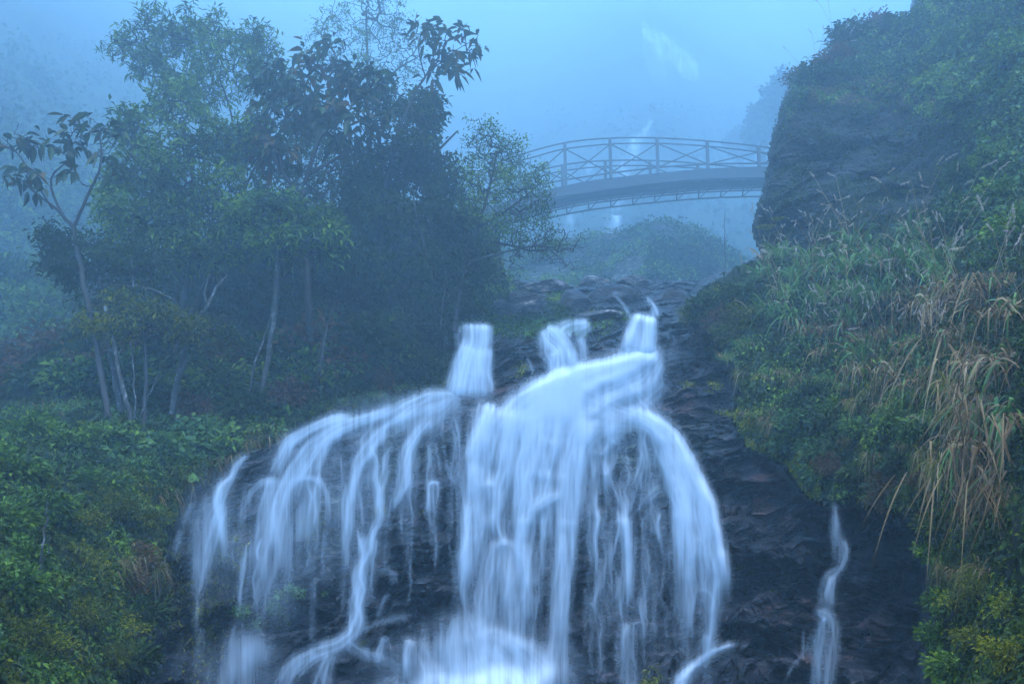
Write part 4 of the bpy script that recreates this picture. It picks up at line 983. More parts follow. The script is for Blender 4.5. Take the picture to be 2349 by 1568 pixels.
# background fill trees within the clump
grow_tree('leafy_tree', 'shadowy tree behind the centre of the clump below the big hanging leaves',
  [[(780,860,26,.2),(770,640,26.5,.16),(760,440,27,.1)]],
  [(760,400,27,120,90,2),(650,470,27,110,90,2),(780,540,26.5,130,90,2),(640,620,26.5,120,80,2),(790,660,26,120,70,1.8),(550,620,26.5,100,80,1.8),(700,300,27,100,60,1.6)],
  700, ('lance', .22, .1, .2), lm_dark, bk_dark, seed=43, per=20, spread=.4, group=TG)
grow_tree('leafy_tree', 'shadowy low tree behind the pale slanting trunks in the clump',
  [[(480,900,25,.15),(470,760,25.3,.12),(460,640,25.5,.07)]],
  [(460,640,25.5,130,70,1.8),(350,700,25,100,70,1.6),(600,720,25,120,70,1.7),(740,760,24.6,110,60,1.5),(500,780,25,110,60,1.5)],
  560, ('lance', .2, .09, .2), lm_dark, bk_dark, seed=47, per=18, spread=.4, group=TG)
grow_tree('leafy_tree', 'dark shrubby tree above the left upper fall with grey dangling stems',
  [[(1020,800,24,.1),(1030,720,24.2,.08),(1050,640,24.3,.05)]],
  [(1040,640,24.2,80,60,1.2),(1090,600,24.3,50,60,1),(1000,720,24,90,50,1.1),(1090,700,24.3,40,30,.8),(930,760,23.8,90,50,1.1)],
  460, ('lance', .15, .07, .2), lm_dark, bk_mid, seed=53, per=18, spread=.3, group=TG)

def pole(name, label, paths, mat, group, cat='trunk', seed=0):
    root = empty(name, P(*paths[0][0][:3])); tag(root, label, cat, group); parts = []
    for st in paths:
        st = np.array(st, float); w = P(st[:, 0], st[:, 1], st[:, 2]); pp = smooth_path(np.c_[w, st[:, 3]], len(st) * 7)
        n = len(pp); pp[:, :3] += 0.05 * np.stack([perlin(np.c_[np.arange(n) * .3, np.full(n, seed + q_), np.zeros(n)]) for q_ in (0, 7, 13)], -1)
        parts.append((pp, st))
    for k, (pp, st) in enumerate(parts):
        v, f = tube_path(pp[:, :3], np.maximum(pp[:, 3], .006), 8); mesh_obj('stem' if k == 0 else 'branch', v, f, mat, parent=root)
    return root
PG = 'pale lichened stems in the clump'
pole('tree_stem', 'thick pale lichened stem leaning right at the foot of the clump', [[(395,950,18.6,0.0720),(408,870,18.6,0.0684),(425,790,18.7,0.0612),(455,730,18.8,0.0540),(478,700,18.8,0.0432),(500,655,18.9,0.0324),(525,628,19,0.0216)],[(478,700,18.8,0.0288),(470,670,18.8,0.0216),(480,630,18.9,0.0108)],[(400,900,18.6,0.0360),(420,850,18.5,0.0288),(430,800,18.5,0.0144)]], bk_pale, PG, seed=2)
pole('tree_stem', 'slim pale stem rising straight under the low yellow-green tree in the centre', [[(572,900,19.8,.03),(585,830,19.8,.028),(612,760,19.9,.025),(628,690,19.9,.022),(634,600,20,.02),(642,545,20,.014)]], bk_pale, PG, seed=3)
pole('tree_stem', 'slanting dark stem with pale blotches at the left foot of the clump', [[(303,975,17.6,0.0540),(290,920,17.6,0.0504),(272,850,17.7,0.0468),(262,790,17.8,0.0432),(240,700,18,0.0360)],[(310,960,17.5,0.0216),(308,870,17.6,0.0180),(300,780,17.7,0.0144)],[(320,960,17.5,0.0144),(345,900,17.6,0.0144),(372,840,17.8,0.0086)]], bk_pale, PG, seed=4)
pole('tree_stem', 'thin forked bare stem in the dark hollow right of centre', [[(735,860,20.5,0.0216),(745,780,20.5,0.0202),(760,720,20.6,0.0173),(800,690,20.6,0.0108),(850,665,20.6,0.0058)],[(745,780,20.5,0.0144),(725,730,20.5,0.0108),(690,700,20.5,0.0058)],[(725,880,20.6,0.0180),(738,800,20.6,0.0144),(770,690,20.6,0.0108),(830,650,20.7,0.0072),(905,630,20.8,0.0036)]], bk_mid, PG, seed=5)
pole('tree_stem', 'thin dangling grey stems beside the left upper fall', [[(1010,760,22.8,0.0144),(1015,700,22.9,0.0158),(1025,640,23,0.0144),(1015,590,23,0.0108),(985,540,23,0.0072)],[(1015,700,22.9,0.0101),(1040,665,23,0.0072),(1075,640,23,0.0043)],[(1000,650,22.9,0.0058),(960,660,22.8,0.0043),(900,655,22.7,0.0029)]], bk_mid, PG, seed=6)
pole('tree_stem', 'twisted hanging vine stem in the upper right of the clump', [[(980,590,23.2,0.0144),(968,540,23.2,0.0180),(955,500,23.2,0.0216),(950,455,23.2,0.0216),(945,425,23.3,0.0144)]], bk_mid, PG, seed=7)
pole('tree_stem', 'short white-blotched stem low on the left bank', [[(85,1340,9.3,0.0115),(92,1300,9.3,0.0122),(98,1250,9.3,0.0115),(106,1190,9.4,0.0101),(108,1150,9.4,0.0058)],[(92,1300,9.3,0.0072),(112,1260,9.3,0.0058),(115,1230,9.3,0.0036)]], bk_pale, PG, seed=8)
pole('tree_stem', 'faint slender bare pole standing in the mist right of the knoll', [[(1664,640,31,.016),(1663,560,31,.014),(1662,520,31,.010),(1663,480,31,.006)],[(1663,560,31,0.0086),(1668,540,31,0.0072)]], bk_mid, PG, seed=9)

# ------------------------------------------------------------------ ground cover that nobody could count
def area_pts(n, box, cond, r):
    x0, y0, x1, y1 = box; xs, ys = [], []
    tot = 0
    while tot < n:
        x = r.uniform(x0, x1, n); y = r.uniform(y0, y1, n); k = cond(x, y); xs.append(x[k]); ys.append(y[k]); tot += max(1, k.sum())
    return np.concatenate(xs)[:n], np.concatenate(ys)[:n]
SOL = solid.astype(float)
def onL(x, y): return (surf(x, y, wL * SOL) > 0.9)
def onR(x, y): return (surf(x, y, wR * SOL) > 0.9)
def cover(name, label, n, box, cond, kind, L, Wd, mat, seed, lift=0.35, clump=1.2, droop=.3, thr=-0.25, far_scale=14.0, hang=0.35):
    r = np.random.default_rng(seed)
    x, y = area_pts(n, box, cond, r)
    d = surf(x, y); base = P(x, y, d)
    cn = perlin(base * clump + seed * 3.1) + 0.5 * perlin(base * clump * 2.7 + seed)
    k = cn + 0.25 * r.normal(size=len(x)) > thr; x, y, d, base, cn = x[k], y[k], d[k], base[k], cn[k]
    lf = lift * np.clip(0.35 + 1.3 * cn, 0.05, 1.4) * r.random(len(x)) ** 0.6
    pos = base + np.stack([0 * lf, -lf, 0.45 * lf], 1)
    dirs = unit(r.normal(size=(len(x), 3)) * 0.8 + np.array([0, -0.75, -hang]))
    sc = (0.6 + 0.8 * r.random(len(x))) * np.clip(d / far_scale, 0.75, 1.7)
    v, f = leaf_cloud(pos, dirs, L * sc, Wd * sc, kind, r, droop)
    o = mesh_obj(name, v, f, mat, smooth=False); tag(o, label, 'undergrowth', kind='stuff'); return o
allb = (-320, -140, 2670, 1700)
cover('undergrowth', 'dark small-leaved undergrowth covering the left hillside', 70000, (-320, 450, 1180, 1700), onL, 'lance', .11, .055, lm_dark, 1, lift=.4)
cover('undergrowth', 'green leafy undergrowth in loose patches over the left bank', 60000, (-320, 940, 760, 1700), onL, 'lance', .085, .045, lm_mid, 2, lift=.45, thr=0.0)
cover('undergrowth', 'olive and yellow fine leaves brightening the lower left bank', 52000, (-320, 1080, 520, 1700), onL, 'lance', .075, .035, lm_olive, 3, lift=.5, thr=0.08, clump=1.0)
cover('undergrowth', 'heart-shaped pale green leaves in a drift under the trees on the left bank', 3600, (230, 955, 800, 1180), onL, 'round', .12, .12, lm_round, 4, lift=.35, thr=0.1, droop=.2)
cover('undergrowth', 'dark small-leaved undergrowth covering the right hillside', 70000, (1560, -140, 2670, 1700), lambda x, y: onR(x, y) & (surf(x, y, bould) < .3), 'lance', .11, .055, lm_dark, 5, lift=.35)
cover('undergrowth', 'mid green leaves in patches over the lower right bank', 46000, (1660, 780, 2670, 1700), onR, 'lance', .07, .04, lm_mid, 6, lift=.4, thr=0.0)
cover('undergrowth', 'yellow-green leaves spilling down the bottom right corner of the bank', 26000, (2080, 1180, 2670, 1700), onR, 'broad', .06, .035, lm_olive, 7, lift=.4, thr=0.05)
cover('undergrowth', 'bright mossy fringe of tiny leaves along the rock edge of the right bank', 14000, (1670, 930, 1880, 1180), lambda x, y: onR(x, y) & (surf(x, y, sdR) < 60), 'lance', .05, .03, lm_yellow, 8, lift=.12, thr=-.3)
cover('undergrowth', 'ivy-like heart-shaped leaves hanging right of the crag', 15000, (2140, 60, 2670, 620), lambda x, y: onR(x, y) & (surf(x, y, bould) < .2), 'round', .11, .09, lm_round, 9, lift=.5, thr=-.1, far_scale=18)
cover('undergrowth', 'leafy growth draped over the top of the crag', 26000, (1760, -140, 2500, 300), lambda x, y: onR(x, y) & ((surf(x, y, bould) < .85) | (surf(x, y, sdB) < 34 + surf(x, y, _n) * 2)), 'lance', .15, .07, lm_mid, 10, lift=.6, thr=-.15, far_scale=24)
cover('undergrowth', 'small leaves clinging to the left edge and foot of the crag', 9000, (1715, 170, 2200, 620), lambda x, y: onR(x, y) & ((surf(x, y, sdB) < 22) | (y > 540)), 'lance', .11, .05, lm_dark, 11, lift=.25, thr=-.05, far_scale=24)
cover('undergrowth', 'patches of small leaves growing on the front of the crag', 24000, (1730, 180, 2200, 560), lambda x, y: surf(x, y, bould) > .4, 'lance', .10, .05, lm_dark, 12, lift=.16, thr=.04, far_scale=24, clump=.7)
cover('undergrowth', 'sparse dry grass bleached along the top ledge of the crag', 5000, (1850, 185, 2190, 250), onR, 'lance', .2, .015, lm_dry, 13, lift=.2, thr=-.2, far_scale=24, hang=-.4)
def onK(x, y):
    return (y > np.interp(x, kx[0], ktop[0]) + 6)
def kn_cover(label, n, box, mat, seed, L, Wd, thr, col=None):
    r = np.random.default_rng(seed); x, y = area_pts(n, box, onK, r)
    j = np.clip(((x - 1080) / 5).astype(int), 0, kx.shape[1] - 1); i = np.clip(((y - 470) / 5).astype(int), 0, kx.shape[0] - 1); base = P(x, y, kd[i, j])
    cn = perlin(base * .5 + seed); k = cn > thr; base = base[k]; lf = r.random(k.sum()) * .7
    pos = base + np.stack([0 * lf, -lf, .4 * lf], 1); dirs = unit(r.normal(size=pos.shape) + np.array([0, -.6, -.2]))
    v, f = leaf_cloud(pos, dirs, L, Wd, 'lance', r, .2); o = mesh_obj('undergrowth', v, f, mat, smooth=False); tag(o, label, 'undergrowth', kind='stuff')
kn_cover('leafy scrub over the sides of the misty knoll', 26000, (1090, 510, 1780, 770), lm_mid, 14, .32, .16, -.05)
kn_cover('darker scrub at the right foot of the misty knoll', 12000, (1480, 560, 1700, 720), lm_dark, 15, .3, .15, -.4)
def rock_cover(label, n, spots, mat, seed, L, Wd, kind='lance', lift=.12):
    r = np.random.default_rng(seed); P_ = []
    for (cx, cy, sx, sy, k) in spots:
        P_.append(np.c_[cx + r.normal(size=k) * sx, cy + r.normal(size=k) * sy])
    q_ = np.concatenate(P_); lf = r.random(len(q_)) * lift; base = at(q_[:, 0], q_[:, 1], .02 + lf)
    dirs = unit(r.normal(size=base.shape) * .7 + np.array([0, -.7, -.4])); v, f = leaf_cloud(base, dirs, L * (.6 + .8 * r.random(len(base))), Wd, kind, r, .3)
    o = mesh_obj('undergrowth', v, f, mat, smooth=False); tag(o, label, 'undergrowth', kind='stuff')
rock_cover('green growth between the boulders above the upper falls', 0, [(1230,745,70,12,2600),(1280,700,16,26,900),(1150,660,26,30,900),(1100,745,20,8,200),(1400,725,30,6,300)], lm_mid, 16, .16, .07, lift=.3)
rock_cover('small leaves rooted in the wet rock below the left arm of the falls', 0, [(400,1330,30,60,500),(440,1450,40,60,300),(480,1420,20,80,300),(545,1260,20,60,200),(720,1220,20,30,150),(500,1290,10,40,150)], lm_olive, 17, .08, .03)
rock_cover('specks of fern on the ledges beside the upper falls', 0, [(1197,845,8,12,120),(1640,880,8,6,120),(1680,945,18,5,120),(1000,860,20,30,200),(950,880,40,15,400),(1580,880,10,4,40)], lm_yellow, 18, .10, .03)

def far_cover(label, n, box, mat, seed, L, Wd, thr):
    r = np.random.default_rng(seed); x = r.uniform(box[0], box[2], n); y = r.uniform(box[1], box[3], n)
    b = P(x, y, far_d(x, y)); cn = perlin(b * .22 + seed) + .5 * perlin(b * .6); k = cn > thr; b = b[k]; cn = cn[k]
    lf = r.random(k.sum()) * (1 + 3 * np.clip(cn, 0, 1)); pos = b + np.stack([0 * lf, -lf, .6 * lf], 1)
    dirs = unit(r.normal(size=pos.shape) + np.array([0, -.5, -.2])); v, f = leaf_cloud(pos, dirs, L, Wd, 'lance', r, .2)
    o = mesh_obj('undergrowth', v, f, mat, smooth=False); tag(o, label, 'undergrowth', kind='stuff')
far_cover('teal forest canopy on the misty slope at the far left', 34000, (-420, 330, 480, 990), lm_mid, 61, .55, .3, -.25)
far_cover('dark forest canopy on the misty slope at the far left', 22000, (-420, 100, 520, 990), lm_dark, 62, .6, .35, -.1)
far_cover('dim scrub on the mountain behind the bridge', 16000, (1000, 250, 2000, 660), lm_dark, 63, 1.2, .7, .05)

# misty trees on the mountain
def far_tree(label, x, y, Y, rx, ry, seed):
    r = np.random.default_rng(seed); sc = Y / FP; c = P(x, y, Y); root = empty('misty_tree', P(x, y + ry, Y)); tag(root, label, 'tree', 'trees on the far mountainside')
    b = np.array(root.location); v, f = tube_path(np.array([b + [0, 0, -2], b + [0, 0, 1], c]), [.5, .35, .12]); mesh_obj('trunk', v, f, bk_dark, parent=root)
    cl = c + unit(r.normal(size=(40, 3))) * r.random((40, 1)) ** .5 * np.array([rx * sc, 3, ry * sc]) * .85
    pos = cl[r.integers(0, 40, 3200)] + r.normal(size=(3200, 3)) * min(rx, ry) * sc * .17; v, f = leaf_cloud(pos, unit(r.normal(size=pos.shape)), .009 * Y, .005 * Y, 'lance', r, .1)
    mesh_obj('crown', v, f, lm_dark, parent=root, smooth=False)
far_tree('tall dim tree in the mist just left of the crag', 1800, 220, 100, 60, 80, 1)
far_tree('dim rounded tree low in the mist left of the crag above the bridge railing', 1750, 290, 110, 50, 60, 2)
far_tree('dim tree high on the misty slope between the crag and the fan of water', 1700, 330, 140, 40, 40, 3)
for k, (x, y, Y, a, b_) in enumerate([(60,200,70,70,60),(160,330,72,70,50),(20,420,58,60,50),(180,480,60,70,60),(60,640,44,60,50),(-20,720,40,70,60),(110,760,38,60,50)]):
    far_tree([      'blurred blue tree near the top left corner', 'blurred tree above the forked big-leaf tree at the left', 'blurred tree at the left edge above the big drooping leaves', 'blurred tree behind the fork of the big-leaf tree',
      'teal misty tree at the left edge below the big drooping leaves', 'teal misty tree at the left edge below the middle of the photo', 'teal misty tree left of the pale bare branch'][k], x, y, Y, a, b_, 20 + k)

# ------------------------------------------------------------------ plants one could count: one of each kind, then copies
from mathutils import Matrix, Vector as Vec
def proto(name, parts):
    o = bpy.data.objects.new(name, None); o.empty_display_size = .2
    kids = []
    for pn, v, f, m in parts:
        c = mesh_obj(pn, v, f, m, smooth=False); root_col.objects.unlink(c); kids.append(c)
    return (name, kids)
def z_up(n, r, spread=.5, up=1.0): return unit(np.c_[r.normal(size=(n, 2)) * spread, np.full(n, up)])
def mk_shrub(seed, mat, kind='lance', L=.14, Wd=.065, n=1000, rad=.5, flat=.75):
    r = np.random.default_rng(seed); cl = unit(r.normal(size=(26, 3))) * r.random((26, 1)) ** .4 * rad * np.array([1, 1, flat]); cl[:, 2] = np.abs(cl[:, 2]) + .05
    pos = cl[r.integers(0, 26, n)] + r.normal(size=(n, 3)) * rad * .17
    d = unit(pos * 1.2 + r.normal(size=pos.shape) * .5 * rad + np.array([0, 0, -.1])); v, f = leaf_cloud(pos, d, L * (.6 + .7 * r.random(n)), Wd, kind, r, .25)
    a = np.zeros((26, 3)); a[:, 2] = -.25; tv, tf = tube_segs(a, cl, np.full(26, .012), np.full(26, .004), 4)
    return proto('shrub', [('foliage', v, f, mat), ('stems', tv, tf, bk_dark)])
def mk_tuft(seed, n, L, Wd, droop, mats, spread=.6, rad=.12, plumes=0, name='grass_tussock', fwd=0.0, up=1.0):
    r = np.random.default_rng(seed); parts = []
    for pn, mat, frac, lm in mats:
        m = int(n * frac); base = np.c_[r.normal(size=(m, 2)) * rad, np.zeros(m) - .05]; d = unit(z_up(m, r, spread, up) + np.array([0, -fwd, 0]))
        v, f = blades(base, d, L * lm * (.5 + .7 * r.random(m)), Wd * (.6 + .6 * r.random(m)), droop * (.5 + .8 * r.random(m)), 6, r); parts.append((pn, v, f, mat))
    if plumes:
        base = np.c_[r.normal(size=(plumes, 2)) * rad * .7, np.zeros(plumes)]; d = z_up(plumes, r, .38)
        LL = L * (1.0 + .5 * r.random(plumes)); tip = base + d * LL[:, None]
        a, b = tube_segs(base, tip, np.full(plumes, .005), np.full(plumes, .003), 4); parts.append(('stalks', a, b, lm_dry))
        hs = []
        for k in range(plumes):
            hd = unit(d[k] + np.array([0, 0, -.9]) * r.random() + r.normal(size=3) * .3); hl = .16 + .1 * r.random(); m = 60
            t = r.random(m); pos = tip[k] + hd * (t * hl)[:, None]; dd = unit(hd + r.normal(size=(m, 3)) * .35); hs.append(leaf_cloud(pos, dd, .05, .009, 'lance', r, .1))
        v, f = merge(hs); parts.append(('seed_heads', v, f, lm_plume))
    return proto(name, parts)
def mk_fern(seed, n=9, L=.6, mat=None):
    r = np.random.default_rng(seed); ps, sg = [], []
    for k in range(n):
        a = 2 * math.pi * k / n + r.random() * .5; d = unit(np.array([math.cos(a), math.sin(a), .9 + .4 * r.random()])); l = L * (.7 + .4 * r.random()); t = np.linspace(.12, 1, 22)
        c = d * (l * t)[:, None] * (1 - .2 * t[:, None]) + np.array([0, 0, -1.0]) * (l * .45 * t ** 2)[:, None]; s = unit(np.cross(d, [0, 0, 1.0]))
        for sg_ in (-1, 1):
            ps.append(leaf_cloud(c, unit(np.tile(s * sg_ + d * .35, (22, 1))), l * .28 * np.sin(np.pi * (t * .85 + .12)) + .01, .03, 'lance', r, .2))
        sg.append(tube_segs(c[:-1], c[1:], np.full(21, .005), np.full(21, .004), 4))
    v, f = merge(ps); v2, f2 = merge(sg); return proto('fern', [('fronds', v, f, mat or lm_yellow), ('stems', v2, f2, lm_yellow)])
G1 = [('green_blades', lm_grass, .75, 1), ('dry_blades', lm_dry, .25, .9)]
PR_ = {
 'shrub': [mk_shrub(s, lm_mid) for s in (1, 2)], 'shrubdark': [mk_shrub(3, lm_dark, L=.16, Wd=.08), mk_shrub(4, lm_red, L=.12, Wd=.06)], 'shruby': [mk_shrub(5, lm_olive, L=.09, Wd=.045, n=1000), mk_shrub(6, lm_olive, L=.08, Wd=.04, n=1100), mk_shrub(9, lm_yellow, L=.08, Wd=.035, n=420)],
 'shrubround': [mk_shrub(7, lm_round, 'round', .11, .1, 420), mk_shrub(8, lm_round, 'round', .1, .09, 380)],
 'tussock': [mk_tuft(s, 240, .62, .019, .75, G1, .6) for s in (11, 12, 13)],
 'hang': [mk_tuft(s, 250, .75, .018, 1.15, [('green_blades', lm_olive, .6, 1), ('dry_blades', lm_dry, .4, 1)], .75, fwd=.5) for s in (21, 22)],
 'reed': [mk_tuft(s, 120, 1.3, .055, .75, [('green_blades', lm_grass, .85, 1), ('dry_blades', lm_dry, .15, .8)], .42, .2, 5, 'reed_clump') for s in (31, 32, 33)],
 'dryreed': [mk_tuft(s, 130, 1.05, .042, 1.0, [('green_blades', lm_grass, .25, 1), ('dry_blades', lm_dry, .75, 1)], .55, .2, 7, 'reed_clump') for s in (41, 42)],
 'cane': [mk_tuft(s, 90, 1.5, .05, 1.25, [('green_blades', lm_grass, .15, .9), ('dry_blades', lm_dry, .85, 1)], 1.1, .3, 0, 'dead_leaf_clump', fwd=.5) for s in (51,)] + [mk_tuft(s, 130, 1.3, .034, .5, [('green_blades', lm_grass, .1, .9), ('dry_blades', lm_dry, .9, 1)], .55, .4, 0, 'dead_leaf_clump', fwd=.35, up=-.8) for s in (53, 54, 55)],
 'broadgrass': [mk_tuft(61, 60, 1.1, .075, 1.1, [('green_blades', lm_grass, .9, 1), ('dry_blades', lm_dry, .1, 1)], .7, .1, 0, 'reed_clump', fwd=.5)],
 'fern': [mk_fern(71), mk_fern(72, 7, .5)], 'ferndark': [mk_fern(73, 9, .8, lm_mid)],
 'strap': [mk_tuft(81, 46, .26, .014, 1.0, [('blades', lm_yellow, 1, 1)], .8, .03, 0, 'rock_plant', fwd=.6)],
}
ORD = ['leftmost', 'second from the left', 'third from the left', 'fourth from the left', 'fifth from the left', 'sixth from the left', 'seventh from the left', 'eighth from the left', 'ninth from the left']
pr = np.random.default_rng(99); usecount = {}
def plant(kind, label, cat, pts, size=1.0, tilt=18, lift=0.0, group=None):
    """pts: (ox, oy[, size]) sorted from the left; the label gets an ordinal when there are several"""
    pts = sorted(pts)
    for k, p in enumerate(pts):
        s = size * (p[2] if len(p) > 2 else 1.0) * pr.uniform(.85, 1.15)
        u = usecount.get(kind, 0); usecount[kind] = u + 1; nm, kids = PR_[kind][u % len(PR_[kind])]
        o = bpy.data.objects.new(nm, None); root_col.objects.link(o); o.empty_display_size = .2
        loc = at(p[0], p[1], lift + .02)
        o.matrix_world = Matrix.Translation(Vec([float(v) for v in loc])) @ Matrix.Rotation(R(tilt + pr.uniform(-8, 8)), 4, 'X') @ Matrix.Rotation(pr.uniform(-.6, .6) if tilt > 40 or kind in ('cane', 'hang', 'broadgrass', 'strap') else pr.uniform(0, 6.28), 4, 'Z') @ Matrix.Scale(s, 4)
        for c in kids:
            cc = c.copy(); root_col.objects.link(cc); cc.parent = o
        n = len(pts)
        lb = label if n == 1 else ((ORD[k].replace(' from the left', ' from left') if k < n - 1 else 'rightmost') + ' ' + label)
        tag(o, lb, cat, group or label if n > 1 else group)
